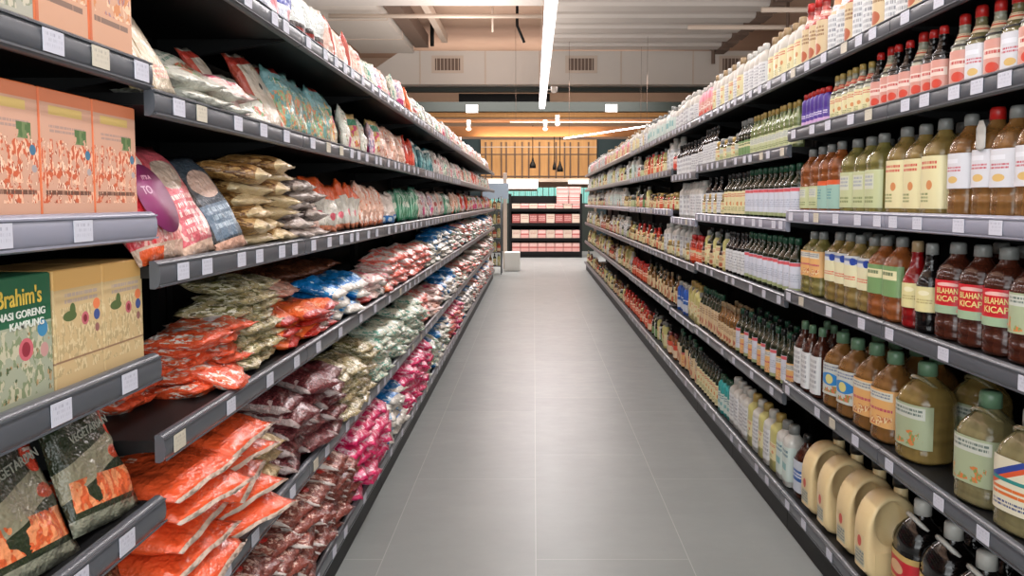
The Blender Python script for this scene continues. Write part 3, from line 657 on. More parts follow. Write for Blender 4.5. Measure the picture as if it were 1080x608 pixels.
def pmat(key, base, *els, **k): return printed(key, base, list(els), k.get('rough', .3), k.get('coat', .25), k.get('wr', .55))
PM = {
 'orangebag': pmat('orange bag print', '#e0562c', ('r', 0, 1, 0, .03, '#cdb8a8'), ('r', 0, 1, .975, 1, '#d7cabf'), ('r', .1, .34, .72, .88, '#b9bfc6'), ('r', .985, 1, 0, 1, '#d5a48c'), ('t', .4, .9, .45, .65, 2, '#eab29c', .5)),
 'redorange': pmat('red orange packet print', '#d04e2a', ('b', .05, .95, .1, .85, 5, .5, '#dd7a55', '#d8cfc6'), ('r', 0, 1, .9, 1, '#ddb3a0'), ('e', .5, .5, .16, .13, '#b9aeb0')),
 'olive': pmat('olive herb packet print', '#a3946c', ('b', 0, 1, .05, .95, 4, .48, '#cfc6a8', '#6f6a3c'), ('b', 0, 1, 0, 1, 9, .58, '#ddd6c4', '#54461f')),
 'orangeflat': pmat('bright orange packet print', '#e0662f', ('b', .1, .9, .2, .8, 3, .52, '#eda27a', '#c8341a'), ('r', 0, 1, 0, .12, '#a81f14')),
 'peachdome': pmat('peach bag print', '#d9a08c', ('b', 0, 1, .1, .9, 3, .5, '#e6bfae', '#cf8a74')),
 'blue': pmat('blue packet print', '#1272b8', ('b', 0, 1, 0, 1, 3.2, .55, '#cfdfe8', '#2a8fce'), ('r', 0, 1, 0, .14, '#c9c5bc')),
 'browns': pmat('brown dried goods print', '#6a3b26', ('b', 0, 1, .05, .95, 7, .5, '#8f5a3c', '#40201a')),
 'coral': pmat('coral packet print', '#d96a5c', ('b', .05, .95, .1, .9, 4, .47, '#e8b2a4', '#cfd0cc'), ('t', .1, .9, .7, .9, 2, '#e9d6cc')),
 'maroon': pmat('maroon bean packet print', '#5e262a', ('b', 0, 1, 0, 1, 14, .5, '#8a4a4c', '#3a1418'), ('r', 0, 1, .86, 1, '#a89a98'), ('r', 0, .07, 0, 1, '#a2908c'), ('b', 0, 1, .3, .7, 3, .56, '#c3a4a0', '#a98480')),
 'meat': pmat('brown red packet print', '#7c3d33', ('b', .06, .94, .08, .92, 6, .48, '#a8695c', '#d1b3a6'), ('r', 0, .06, 0, 1, '#cfc2ba'), ('r', .94, 1, 0, 1, '#cfc2ba'), ('r', 0, 1, .9, 1, '#c8b4aa'), ('e', .3, .35, .1, .08, '#c0302a')),
 'beige': pmat('beige sack print', '#ab9470', ('b', 0, 1, 0, 1, 4, .5, '#c8b692', '#8f7a54'), ('t', .2, .8, .3, .6, 4, '#7c6848', .4)),
 'magenta': pmat('magenta packet print', '#cf1f5f', ('b', 0, 1, .05, .95, 4, .53, '#e07f9f', '#e9c6cf'), ('r', 0, 1, .88, 1, '#d8a4b4'), ('e', .5, .55, .2, .12, '#8a1638')),
 'greenwhite': pmat('green and white packet print', '#c3c8b4', ('b', 0, 1, 0, 1, 4, .5, '#5d9a86', '#e0ddd2'), ('b', 0, 1, 0, 1, 8, .6, '#2f7f6c', '#8fae9c')),
 'whitegreen': pmat('white vegetable packet print', '#c9c8bc', ('b', .1, .9, .2, .7, 4, .5, '#7c9a6c', '#b9604a'), ('t', .1, .9, .75, .9, 2, '#6f8c7c')),
 'pinkwhite': pmat('pink and white packet print', '#d8bcb4', ('b', 0, 1, .1, .9, 4, .5, '#cf7f86', '#e6dcd6'), ('e', .5, .4, .25, .14, '#c65a70')),
 'teal': pmat('teal flowered bag print', '#6f9f9c', ('r', 0, 1, 0, .12, '#c9b4a4'), ('r', 0, 1, .62, .9, '#7fa9ac'), ('b', 0, 1, .1, .62, 5, .47, '#cf8a64', '#8fae84'), ('b', 0, 1, .1, .9, 8, .6, '#d8c8b0', '#4f8a6c'), ('r', .3, .7, .9, 1, '#b23a30')),
 'yellowpink': pmat('yellow and pink packet print', '#cfae78', ('r', 0, 1, .1, .45, '#d5c6ae'), ('b', .1, .9, .2, .8, 4, .5, '#c93a6c', '#d9a74e'), ('r', 0, 1, .7, .85, '#3d8a6c')),
 'palepink': pmat('pale pink bag print', '#dcb9aa', ('b', .1, .9, .1, .8, 3.5, .52, '#e7d9cf', '#cf8f80'), ('t', .2, .8, .6, .8, 2, '#b56a60')),
 'striped': pmat('white bag with red edges', '#cfc3b4', ('r', 0, .12, 0, 1, '#b04a38'), ('r', .88, 1, 0, 1, '#b98c64'), ('r', 0, 1, .84, .94, '#b23b30'), ('b', .2, .8, .5, .8, 3, .52, '#ad9a7a', '#c8beb0'), ('e', .5, .55, .07, .04, '#2a2420'), ('r', 0, 1, 0, .05, '#d39a78')),
 'rollwhite': pmat('white and orange long pack print', '#cdbfa9', ('r', 0, 1, .68, .86, '#c96a3c'), ('b', .1, .9, .1, .5, 4, .52, '#dcd0c0', '#b9a684'), ('r', 0, .15, 0, 1, '#8c7b55'), ('t', .2, .8, .1, .2, 3, '#c98a7c')),
 'pinkrice': pmat('pink rice bag print', '#d8343f', ('r', .3, 1, .0, .5, '#d98b84'), ('b', 0, 1, .12, .4, 5, .5, '#e2b2a8', '#cf5a5c'), ('r', 0, .75, .66, .84, '#e4d5cf'), ('r', 0, 1, 0, .12, '#cfb09c'), ('r', .05, .45, 0, .1, '#dd5a2a')),
 'pinkrice2': pmat('dusty pink rice bag print', '#c65a64', ('r', 0, 1, 0, .1, '#d9b8a2'), ('e', .45, .68, .28, .14, '#b29f90'), ('b', .1, .9, .12, .5, 4, .5, '#e3bab0', '#cf7078'), ('t', .2, .8, .15, .5, 5, '#e9d0c8', .5)),
 'navy': pmat('black and blue grey bag print', '#39434c', ('r', 0, .16, 0, 1, '#121314'), ('e', .5, .66, .3, .15, '#b89c8e'), ('r', .1, 1, .12, .45, '#5c6f80'), ('t', .2, .9, .18, .42, 3, '#96a6b2'), ('r', 0, 1, 0, .1, '#cda08a')),
 'goldpack': pmat('gold brown packet print', '#8c6638', ('b', 0, 1, 0, 1, 4, .5, '#b28d5a', '#5e3c1c'), ('r', 0, 1, 0, .14, '#c2ac84')),
 'greypack': pmat('dark grey packet print', '#5b4a45', ('b', 0, 1, 0, 1, 5, .5, '#9a8e88', '#2c2220'), ('r', 0, 1, 0, .14, '#9d8f86')),
 'whiteorange': pmat('white bag with orange top', '#c6c2b8', ('r', 0, 1, .66, 1, '#d85a28'), ('b', .1, .9, .1, .6, 4, .53, '#d9d2c6', '#a9aa94'), ('r', 0, 1, 0, .12, '#dd8a68'), ('e', .5, .3, .16, .08, '#cf5a6a')),
 'peachbag': pmat('peach and white bag print', '#d9ae98', ('b', 0, 1, .1, .9, 3.5, .5, '#e8d6ca', '#d6805c'), ('r', 0, 1, 0, .1, '#cf7650')),
 'bluefoot': pmat('white bag with blue foot', '#d2c5bb', ('r', 0, 1, .0, .24, '#1f6fb4'), ('b', 0, 1, .3, .9, 3, .55, '#e4dad2', '#b9a89c'), ('e', .5, .12, .25, .07, '#c9dce6')),
 'green': pmat('green bag print', '#237a56', ('s', .1, .9, .1, .8, 5, '#8fb8a0'), ('r', 0, 1, .85, 1, '#1d5a44'), ('e', .5, .5, .2, .1, '#cfd8c8')),
 'pinkmix': pmat('pink and lilac bag print', '#cfa9ae', ('b', 0, 1, .1, .9, 4, .5, '#d8d0d0', '#8d7fa2'), ('e', .4, .25, .3, .16, '#c93a78')),
 'bluewhite': pmat('white bag with navy top', '#c4cad4', ('r', 0, 1, .55, .82, '#22368f'), ('b', 0, 1, .05, .5, 4, .54, '#e2e4e8', '#8fa4c4'), ('e', .6, .4, .2, .12, '#c97f86')),
 'whitered': pmat('white bag with dark red foot', '#c3c8c4', ('r', 0, 1, .12, .32, '#8f2c26'), ('r', 0, 1, .32, .4, '#3a3634'), ('b', 0, 1, .45, 1, 3, .55, '#dfe2de', '#a9b2ae')),
 'orangetall': pmat('orange tall packet print', '#dc6a34', ('r', 0, 1, 0, .2, '#d8cbbb'), ('e', .5, .55, .25, .2, '#e9a27c')),
 'darkgreen': pmat('dark green meal pouch print', '#262f1e', ('d', .44, .25, .10, '#8b8770'), ('b', .1, .95, .14, .34, 4, .42, '#c85a30', '#d98a5c'), ('e', .86, .72, .12, .13, '#d8452c'), ('t', .8, .93, .68, .76, 2, '#e9cfc4', .8), ('e', .82, .46, .1, .05, '#b8482c'), ('r', 0, 1, 0, .1, '#7f8170')),
 'woodbrown': pmat('brown long packet print', '#5a3826', ('s', 0, 1, 0, 1, 6, '#7a5238')),
 'tealdark': pmat('dark teal bag print', '#1f5f66', ('s', .1, .9, .1, .7, 4, '#6fa0a0'), ('r', 0, 1, .8, .9, '#cfd4cc')),
 'redup': pmat('red upright packet print', '#cf3f28', ('r', 0, 1, 0, .15, '#d8c4b4'), ('b', .1, .9, .3, .7, 4, .5, '#e58a62', '#a8201a')),
 'greymix': pmat('grey and white bag print', '#b9b5ae', ('b', 0, 1, 0, 1, 4, .5, '#d9d6cf', '#8f8a84'), ('e', .5, .5, .2, .1, '#a84c44')),
 'yellow': pmat('yellow packet print', '#c9a24c', ('b', 0, 1, .1, .9, 4, .52, '#dcc48a', '#a87c2c')),
}
PL = {  # key: (object name, category, look, w, h, t)
 'orangebag': ('flour_packet', 'packet', 'large bright orange packet', .29, .33, .078),
 'redorange': ('snack_packet', 'packet', 'red orange crinkled packet', .16, .18, .044),
 'olive': ('herb_packet', 'packet', 'crinkled olive and cream packet', .16, .19, .044),
 'orangeflat': ('noodle_packet', 'packet', 'bright orange flat packet', .19, .19, .05),
 'peachdome': ('sugar_packet', 'packet', 'plump pale peach packet', .17, .20, .05),
 'blue': ('salt_packet', 'packet', 'bright blue packet', .17, .20, .06),
 'browns': ('dried_food_packet', 'packet', 'long dark brown packet', .2, .24, .055),
 'coral': ('biscuit_packet', 'packet', 'coral red packet with pale print', .17, .19, .06),
 'maroon': ('bean_packet', 'packet', 'dark maroon bean packet', .2, .20, .07),
 'meat': ('lentil_packet', 'packet', 'brown red packet with white edges', .18, .20, .05),
 'beige': ('grain_packet', 'packet', 'plain beige sack', .16, .24, .06),
 'magenta': ('sugar_packet', 'packet', 'magenta pink packet', .18, .18, .065),
 'greenwhite': ('herb_packet', 'packet', 'green and white packet', .18, .19, .055),
 'whitegreen': ('noodle_packet', 'packet', 'white packet with green picture', .16, .20, .05),
 'pinkwhite': ('biscuit_packet', 'packet', 'pink and white packet', .17, .2, .055),
 'teal': ('rice_bag', 'bag', 'teal flowered bag', .17, .25, .07),
 'yellowpink': ('snack_packet', 'packet', 'yellow and pink packet', .14, .20, .05),
 'palepink': ('flour_packet', 'packet', 'pale pink packet', .15, .20, .055),
 'striped': ('rice_bag', 'bag', 'white bag with red edges', .17, .27, .05),
 'rollwhite': ('long_packet', 'packet', 'long white packet with orange band', .125, .30, .045),
 'pinkrice': ('rice_bag', 'bag', 'bright pink rice bag with round badge', .19, .275, .07),
 'pinkrice2': ('rice_bag', 'bag', 'dusty pink rice bag', .19, .27, .07),
 'navy': ('rice_bag', 'bag', 'black and blue grey rice bag', .16, .26, .06),
 'goldpack': ('dried_food_packet', 'packet', 'gold brown flat packet', .19, .21, .052),
 'greypack': ('dried_food_packet', 'packet', 'dark grey flat packet', .17, .19, .046),
 'whiteorange': ('flour_packet', 'packet', 'white bag with orange top', .15, .21, .06),
 'peachbag': ('flour_packet', 'packet', 'peach and white bag', .15, .21, .06),
 'bluefoot': ('sugar_packet', 'packet', 'white bag with blue foot', .14, .18, .05),
 'green': ('coffee_packet', 'packet', 'dark green upright bag', .13, .21, .05),
 'pinkmix': ('snack_packet', 'packet', 'pink and lilac bag', .14, .20, .05),
 'bluewhite': ('snack_packet', 'packet', 'white bag with navy top', .16, .22, .06),
 'whitered': ('snack_packet', 'packet', 'white bag with dark red foot', .16, .21, .06),
 'orangetall': ('coffee_packet', 'packet', 'orange tall packet', .12, .24, .05),
 'darkgreen': ('meal_pouch', 'packet', 'dark green meal pouch with orange food picture', .20, .255, .045),
 'woodbrown': ('long_packet', 'packet', 'brown striped long packet', .10, .22, .04),
 'tealdark': ('coffee_packet', 'packet', 'dark teal upright bag', .13, .21, .05),
 'redup': ('coffee_packet', 'packet', 'red upright packet', .12, .21, .045),
 'greymix': ('flour_packet', 'packet', 'grey and white bag', .17, .21, .06),
 'yellow': ('grain_packet', 'packet', 'yellow packet', .14, .18, .045),
}
_PP = {}
def pp(key, seed):
    if (key, seed) not in _PP:
        nm, cat, look, w, h, t = PL[key]
        _PP[(key, seed)] = pouch(nm, cat, look, w, h, t, PM[key], seed+len(key), lump=.0035 if key in ('maroon', 'meat', 'browns') else 0, wr={'pinkrice': .5, 'pinkrice2': .5, 'navy': .5, 'orangebag': .7, 'rollwhite': .5, 'striped': .7}.get(key, 1.0))
    return _PP[(key, seed)]

def fit(s, n=16):
    ws = s.split()
    assert 4 <= len(ws) <= n, s
    return s
_SEEN = {}
def uniq(look, where, tail=''):
    k = (look, where, tail); _SEEN[k] = _SEEN.get(k, 0)+1; return _SEEN[k]
def at(side, y, inset, z): return side_matrix(side, y, inset) @ Matrix.Translation((0, 0, z))
FAR = 5.2
def shelfname(side, letter): return f'{NAMES[side]} {SHELF[letter]} shelf'

def grp(p, side, letter): return f'{p.look}s on the {shelfname(side, letter)}'
def stand(side, letter, y0, y1, keys, gap=.0, lean=(8, 16), inset=.05, zoff=0., sw=8, back=False, hmax=None, tl=0):
    """bags standing on end and leaning back"""
    y = y0; i = 0
    while y < y1-.03:
        key = keys[i % len(keys)] if len(keys) < 9 else rng.choice(keys)
        p = pp(key, rng.randrange(3)); w = p.w*(.86 if sw > 3 else .98)
        y += w/2
        s = rng.uniform(.88, 1.06)
        if hmax: s = min(1, hmax/p.h)
        lb = R(rng.uniform(*lean)); tw = R(rng.uniform(-sw, sw)); tz = R(rng.uniform(-20, 20)); ti = R(rng.uniform(-sw, sw)*.5+tl)
        m = at(side, y, inset+rng.uniform(0, .03)+p.d*.5, base(side, letter, y)+.004) @ Matrix.Rotation(tz, 4, 'Z') @ Matrix.Rotation(-lb, 4, 'X') @ Matrix.Rotation(ti, 4, 'Y') @ Matrix.Scale(s, 4)
        lk = p.look; n = uniq(lk, side+letter)
        place(p, m, fit(f'{lk}, {ordw(n)} standing along the {shelfname(side, letter)}'), grp(p, side, letter), y > FAR)
        y += w/2+gap; i += 1
def pile(side, letter, y0, y1, keys, levels, inset=.0, slope=(4, 12), step=None, hang=.02, maxh=.26, jit=.03, same=False):
    """packets lying in piles, their ends towards the aisle"""
    y = y0; i = 0
    while y < y1-.04:
        key = keys[i % len(keys)] if len(keys) < 9 else rng.choice(keys)
        p0 = pp(key, 0); w = (step or p0.w*.93)
        y += w/2
        nl = rng.randint(*levels)
        z = base(side, letter, y)
        n = uniq(p0.look, side+letter+'pile')
        up = 0; lv = []
        sl0 = R(rng.uniform(*slope))
        for q in range(nl):
            p = pp(key, rng.randrange(3))
            if up+p.d*.72 > maxh: break
            lv.append((p, up+p.d*.40)); up += p.d*.66
        for q, (p, h) in enumerate(lv):
            yy = y+rng.uniform(-jit, jit)*.7
            m = at(side, yy, inset+rng.uniform(-.012, .03), z+h) @ Matrix.Rotation(R(rng.uniform(-16, 16)), 4, 'Z') @ Matrix.Rotation(-PI/2+sl0+R(rng.uniform(-4, 4)), 4, 'X') @ Matrix.Rotation(R(rng.uniform(-7, 7)), 4, 'Y')
            pos = 'topmost' if q == len(lv)-1 else ('lowest' if q == 0 else ordw(q+1)+' up')
            if len(lv) == 1: lb = f'{p.look}, {ordw(n)} lying flat along the {shelfname(side, letter)}'
            else: lb = f'{p.look}, {pos} in {ordw(n)} such pile on {shelfname(side, letter)}'
            place(p, m, fit(lb), grp(p, side, letter), y > FAR)
        y += w/2; i += 1
def row(side, letter, y0, y1, protos, gap=.006, inset=.03, rows=1, rowgap=None, rot=4, hmax=None, upto=None):
    y = y0; i = 0
    while y < y1-.02:
        p = protos[i % len(protos)] if len(protos) < 7 else rng.choice(protos)
        if y+p.w > y1+.035: break
        y += p.w/2
        b = base(side, letter, y)
        for r in range(rows):
            hz = rng.uniform(.88, 1.04) if y > 5.8 else rng.uniform(.985, 1.01)
            m = at(side, y+(rng.uniform(-.006, .006) if r else 0), inset+p.d/2+r*(p.d+.012)+rng.uniform(0, .008 if y < 5 else .03), b) @ Matrix.Rotation(R(p.turn*(1 if y < 6 else 0)+rng.uniform(-rot, rot)), 4, 'Z') @ Matrix.Diagonal((1, 1, hz, 1))
            n = uniq(p.look, side+letter, r)
            if r == 0: lb = f'{p.look}, {ordw(n)} along the {shelfname(side, letter)}'
            else: lb = f'{p.look}, {ordw(n)} in back row, {shelfname(side, letter)}'
            place(p, m, fit(lb), grp(p, side, letter), y > FAR)
        y += p.w/2+gap; i += 1
# ------------------------------------------------------------------ left side: near bay
def near_carton(name, label, y, z, w, h, body, els, lettering=(), group=None):
    t = link(name, None); t.matrix_world = side_matrix('L', y, .03) @ Matrix.Translation((0, 0, z)); tag(t, label, 'box', group)
    b = link('carton', M().box(-w/2, w/2, 0, .16, 0, h, bev=.0018).mesh('carton', body), t)
    link('front_print', M().box(-w/2+.002, w/2-.002, -.0008, .0004, .002, h-.002).mesh('front_print', els), b)
    for s, size, mat, x, zz, sx in lettering: text(s, size, mat, t, (x, -.0016, zz), sx=sx)
    return t
cw = .1345
oranges = printed('orange rice carton print', '#c99c84', [('r', 0, 1, .9, 1, '#cf7a54'), ('t', .15, .8, .76, .88, 1, '#cdb06a', .9), ('t', .15, .85, .66, .73, 2, '#a98c80', .6), ('b', 0, 1, .12, .62, 7, .5, '#c25a35', '#e2b698'),
   ('b', .05, .95, .12, .6, 14, .58, '#9c4a30', '#e8cdb4'), ('b', .64, .88, .6, .72, 5, .45, '#4c6a3a', '#6c7f52'), ('e', .9, .52, .055, .04, '#3f708c'), ('e', .92, .38, .045, .03, '#a39a9a'), ('t', .05, .95, .16, .22, 1, '#6a4636', .6)], .5)
orangeside = plain('orange carton board', '#d9703c', .5)
for k, (y, wd) in enumerate(((1.06, 'left'), (1.197, 'middle'), (1.334, 'right'))):
    near_carton('rice_carton', f'peach orange rice carton, the {wd} of three on the near left third shelf', y, 1.328+.044, cw, .203, orangeside, oranges, group='peach orange rice cartons')
near_carton('rice_carton', 'peach orange rice carton at the frame edge on the near third shelf', .92, 1.372, cw, .203, orangeside, oranges, group='peach orange rice cartons')
topor = printed('pale orange carton print', '#c99a7c', [('b', 0, 1, .3, 1, 5, .5, '#c9824f', '#e0bd9c'), ('b', 0, 1, .3, 1, 12, .6, '#b85c3c', '#8f7f8a'), ('t', .1, .9, .2, .27, 1, '#7f6456', .7), ('r', 0, .05, 0, 1, '#c4663c')], .5)
greyc = printed('grey green carton print', '#a9a899', [('b', 0, 1, .1, 1, 5, .52, '#c2bda8', '#8a8f7a')], .5)
for y, wd, mt in ((1.334, 'right', topor), (1.197, 'left', topor)):
    near_carton('rice_carton', f'pale orange carton, the {wd} of two on the near left second shelf', y, 1.61+.044, cw, .24, orangeside, mt)
near_carton('rice_carton', 'grey green carton in the top left corner', 1.06, 1.654, cw, .24, greyc, greyc)
near_carton('rice_carton', 'grey green carton beyond the top left corner', .92, 1.654, cw, .24, greyc, greyc)
gl = plain('gold lettering', '#d8b84e', .5); wl = plain('white lettering', '#d8dcd2', .5)
greenc = printed('green fried rice carton print', '#9aa08a', [('r', 0, 1, .62, 1, '#1f5a3c'), ('b', 0, 1, .04, .6, 6, .5, '#b9b59a', '#7d8a68'), ('b', 0, 1, .04, .55, 9, .62, '#4c5c3c', '#a98a62'), ('e', .55, .42, .12, .09, '#c2606a'), ('e', .55, .42, .07, .06, '#8a2a38'), ('e', .84, .56, .09, .07, '#3a7fa4'), ('e', .86, .38, .07, .06, '#b98c86')], .5)
beigec = printed('beige fried rice carton print', '#c3aa7d', [('b', 0, 1, .1, .68, 8, .5, '#b09c72', '#d0bd92'), ('r', 0, 1, .84, 1, '#cfa462'), ('t', .2, .9, .69, .8, 2, '#a9988a', .6), ('e', .3, .60, .14, .045, '#4f6236'), ('e', .36, .65, .06, .06, '#4f6236'), ('e', .62, .55, .08, .06, '#b9606a'), ('e', .62, .55, .04, .035, '#7a2a30'), ('e', .88, .66, .08, .05, '#d9774a'), ('e', .88, .56, .07, .05, '#3c4f86'), ('e', .88, .44, .05, .04, '#8f5f5a'), ('t', 0, 1, .2, .23, 1, '#8a6a50', .9)], .5)
near_carton('rice_carton', "green and grey fried rice carton on the near left fourth shelf", 1.074, 1.058+.044, cw, .19, greenc, greenc,
   (('Brahim\'s', .036, gl, -.004, .158, .78), ('NASI GORENG', .0155, wl, .0, .133, 1.), ('KAMPUNG', .0155, wl, .01, .117, 1.)))
near_carton('rice_carton', 'green and grey fried rice carton beyond the left frame edge', .937, 1.102, cw, .19, greenc, greenc)
for y, wd in ((1.211, 'left'), (1.343, 'right')):
    near_carton('rice_carton', f'beige rice carton, the {wd} of two on the near left fourth shelf', y, 1.102, .130, .19, beigec, beigec)
def put_pouch(key, label, side, y, z, inset, lean, tw=0, tz=0, seed=0, sc=1., lettering=(), grp=None):
    p = pp(key, seed)
    m = side_matrix(side, y, inset) @ Matrix.Translation((0, 0, z)) @ Matrix.Rotation(R(tz), 4, 'Z') @ Matrix.Rotation(-R(lean), 4, 'X') @ Matrix.Rotation(R(tw), 4, 'Y') @ Matrix.Scale(sc, 4)
    o = place(p, m, fit(label), grp, True) if not lettering else None
    if lettering:
        o = link(p.name, None); o.matrix_world = m; tag(o, fit(label), p.cat, grp)
        link('bag', p.farmesh(), o)
        for s, size, mat, x, yy, zz, rx, ry in lettering: text(s, size, mat, o, (x, yy, zz), (rx, ry, 0))
    return o
for y, lb, tw, sd in ((1.285, 'dark green meal pouch, the right one at the lower left corner', 10, 0), (1.10, 'dark green meal pouch, the left one at the lower left corner', 8, 1), (.92, 'dark green meal pouch beyond the lower left frame corner', 5, 2)):
    put_pouch('darkgreen', lb, 'L', y, .83, .035, 26, tw, 4, sd, 1., (('VEGETARIAN', .021, plain('grey lettering', '#8f9184', .5), -.012, -.0375, .165, PI/2+R(4), R(-12)),))
for y in (1.32, 1.20, 1.08, .96):
    wd = {1.32: 'at its far end', 1.20: 'second from its far end', 1.08: 'third from its far end', .96: 'nearest the camera'}[y]
    put_pouch('woodbrown', f'brown striped packet on the near left sixth shelf, {wd}', 'L', y, .50, .05, 6, 0, 3)
for k in range(7):
    put_pouch('meat', f'brown red packet lying on the near left bottom shelf, {ordw(k+1)} from camera', 'L', .6+k*.115, .16, .02, 75, 0, 5)

# ------------------------------------------------------------------ left side: main run
# third shelf: two pink rice bags first
put_pouch('pinkrice', 'bright pink rice bag with purple round badge by the orange cartons', 'L', 1.475, 1.283, .015, 27, -4, -3, 0, 1.0, grp=None)
o = link('badge', M().loft([(0, 1), (1, 1)], .058, .075, .0015, 2, 24).mesh('badge', printed('purple round badge print', '#7f2e5e', [('r', 0, 1, -.1, 1.1, '#7f2e5e')], .4)))
b = ALL[-1] if ALL[-1].name.startswith('rice_bag') else None
bm_ = printed('round badge print', '#8a2f55', [('b', .1, .9, .1, .4, 3, .5, '#5c3a52', '#6f4a66'), ('t', .15, .9, .4, .56, 2, '#b98098')], .4)
o.parent = b; o.matrix_basis = Matrix.Translation((.008, -.040, .118)) @ Matrix.Rotation(PI/2+R(2), 4, 'X')
text('IT\'S A', .013, plain('pale pink lettering', '#d79fb4', .5), o, (0, .045, .0022), (0, 0, 0))
text('TO', .024, plain('pale lettering', '#c9a0b8', .5), o, (-.018, .018, .0022), (0, 0, 0))
put_pouch('pinkrice2', 'dusty pink rice bag leaning beside the badge bag', 'L', 1.635, 1.283, .015, 29, -6, 2, 0)
put_pouch('navy', 'black and blue grey rice bag leaning on the left third shelf', 'L', 1.80, 1.283, .012, 30, -8, -8, 1)
pile('L', 'C', 1.92, 2.26, ['goldpack'], (6, 7), maxh=.25, jit=.01, slope=(0, 6))
pile('L', 'C', 2.24, 2.56, ['greypack', 'greypack'], (6, 7), maxh=.2, slope=(0, 6))
stand('L', 'C', 2.50, 2.66, ['palepink'], lean=(14, 22))
stand('L', 'C', 2.64, 3.42, ['whiteorange'], gap=-.03)
stand('L', 'C', 3.40, 3.95, ['peachbag'], gap=-.02)
stand('L', 'C', 3.93, 4.24, ['bluefoot'])
stand('L', 'C', 4.24, 4.95, ['green'], lean=(6, 10))
stand('L', 'C', 4.95, 6.6, ['pinkmix', 'palepink', 'greymix'])
stand('L', 'C', 6.6, 8.2, ['green', 'greenwhite', 'peachbag'])
stand('L', 'C', 8.2, 13.2, ['redup', 'pinkmix', 'greymix', 'yellowpink'])
# top shelf
stand('L', 'A', 1.42, 2.0, ['greymix', 'whitegreen'])
stand('L', 'A', 2.0, 2.48, ['bluewhite'])
stand('L', 'A', 2.48, 2.85, ['whitered'])
stand('L', 'A', 2.85, 3.4, ['palepink', 'striped'], hmax=.22)
stand('L', 'A', 3.4, 4.46, ['palepink', 'pinkwhite', 'greenwhite', 'pinkmix'])
stand('L', 'A', 4.46, 4.86, ['orangetall'])
stand('L', 'A', 4.86, 6.4, ['greenwhite', 'greymix', 'whitegreen'])
stand('L', 'A', 6.4, 13.2, ['palepink', 'pinkwhite', 'greymix', 'greenwhite'])
# second shelf
for k, (y, tz) in enumerate(((1.43, 0), (1.51, 4))):
    put_pouch('rollwhite', ('pale long packet leaning right beside the upper cartons' if k == 0 else 'second pale long packet, with orange band, leaning right of the first'), 'L', y, 1.612, .02, 30, -5, tz, k, 1.)
pile('L', 'B', 1.58, 1.80, ['whitegreen'], (2, 2), slope=(8, 16))
put_pouch('whitegreen', 'white packet with green picture leaning over the near pile', 'L', 1.86, 1.625, .06, 44, -14, 0, 2)
pile('L', 'B', 1.80, 1.97, ['pinkwhite'], (2, 3), slope=(8, 16))
stand('L', 'B', 1.98, 2.14, ['striped'], lean=(26, 34), tl=-10)
stand('L', 'B', 2.12, 2.3, ['whitegreen'], lean=(34, 40))
stand('L', 'B', 2.26, 2.44, ['striped'], lean=(20, 26), tl=-10)
stand('L', 'B', 2.40, 2.98, ['teal'], lean=(14, 18), gap=-.01, hmax=.24)
stand('L', 'B', 2.98, 3.8, ['yellowpink', 'whitegreen', 'pinkmix'])
stand('L', 'B', 3.8, 4.5, ['palepink', 'peachbag'])
stand('L', 'B', 4.5, 5.0, ['redup'])
stand('L', 'B', 5.0, 5.85, ['tealdark'])
stand('L', 'B', 5.85, 8.2, ['pinkwhite', 'greymix', 'greenwhite'])
stand('L', 'B', 8.2, 13.2, ['palepink', 'greymix', 'redup', 'greenwhite'])
# fourth shelf
pile('L', 'D', 1.54, 1.70, ['redorange'], (4, 5), inset=.12, slope=(4, 14), maxh=.10)
pile('L', 'D', 1.70, 1.98, ['redorange'], (5, 6), inset=.05, slope=(-4, 14), maxh=.15)
put_pouch('redorange', 'red orange packet slumped over the fourth shelf rail', 'L', 1.82, .945, -.004, 70, 8, 14, 1)
pile('L', 'D', 1.98, 2.20, ['olive'], (7, 8), inset=.04, maxh=.28, slope=(-8, 16), step=.12)
pile('L', 'D', 2.20, 2.60, ['orangeflat'], (5, 5), inset=.0, maxh=.13, slope=(0, 10))
put_pouch('peachdome', 'plump pale peach packet topping the bright orange pile', 'L', 2.52, 1.09, .10, 78, 0, 5, 0)
pile('L', 'D', 2.58, 2.74, ['greypack'], (2, 3))
pile('L', 'D', 2.74, 3.16, ['blue'], (3, 3), slope=(8, 18), inset=-.01)
pile('L', 'D', 2.76, 3.5, ['browns'], (5, 6), inset=.20, maxh=.22, slope=(0, 6))
pile('L', 'D', 3.16, 3.9, ['orangeflat', 'pinkwhite', 'greymix'], (2, 3))
pile('L', 'D', 3.9, 5.1, ['coral'], (4, 5), maxh=.2)
pile('L', 'D', 5.1, 5.6, ['whitegreen'], (3, 4))
pile('L', 'D', 5.6, 6.6, ['blue'], (4, 5))
pile('L', 'D', 6.6, 13.2, ['greenwhite', 'coral', 'pinkwhite', 'greymix', 'blue'], (4, 5))
# fifth shelf
pile('L', 'E', 1.44, 1.96, ['orangebag'], (5, 6), inset=-.04, maxh=.27, slope=(4, 10), step=.26, jit=.02)
pile('L', 'E', 1.98, 2.16, ['beige'], (4, 4), maxh=.25)
pile('L', 'E', 2.16, 2.68, ['maroon'], (6, 6), inset=-.02, maxh=.24)
pile('L', 'E', 2.70, 3.3, ['olive'], (6, 7), inset=-.02, maxh=.22)
pile('L', 'E', 3.3, 4.7, ['greenwhite'], (5, 6), inset=-.02, maxh=.23)
pile('L', 'E', 4.7, 5.2, ['coral'], (5, 5))
pile('L', 'E', 5.2, 6.0, ['pinkwhite', 'peachdome'], (4, 5))
pile('L', 'E', 6.0, 6.9, ['blue'], (4, 5))
pile('L', 'E', 6.9, 13.2, ['coral', 'greenwhite', 'peachdome', 'greymix'], (4, 5))
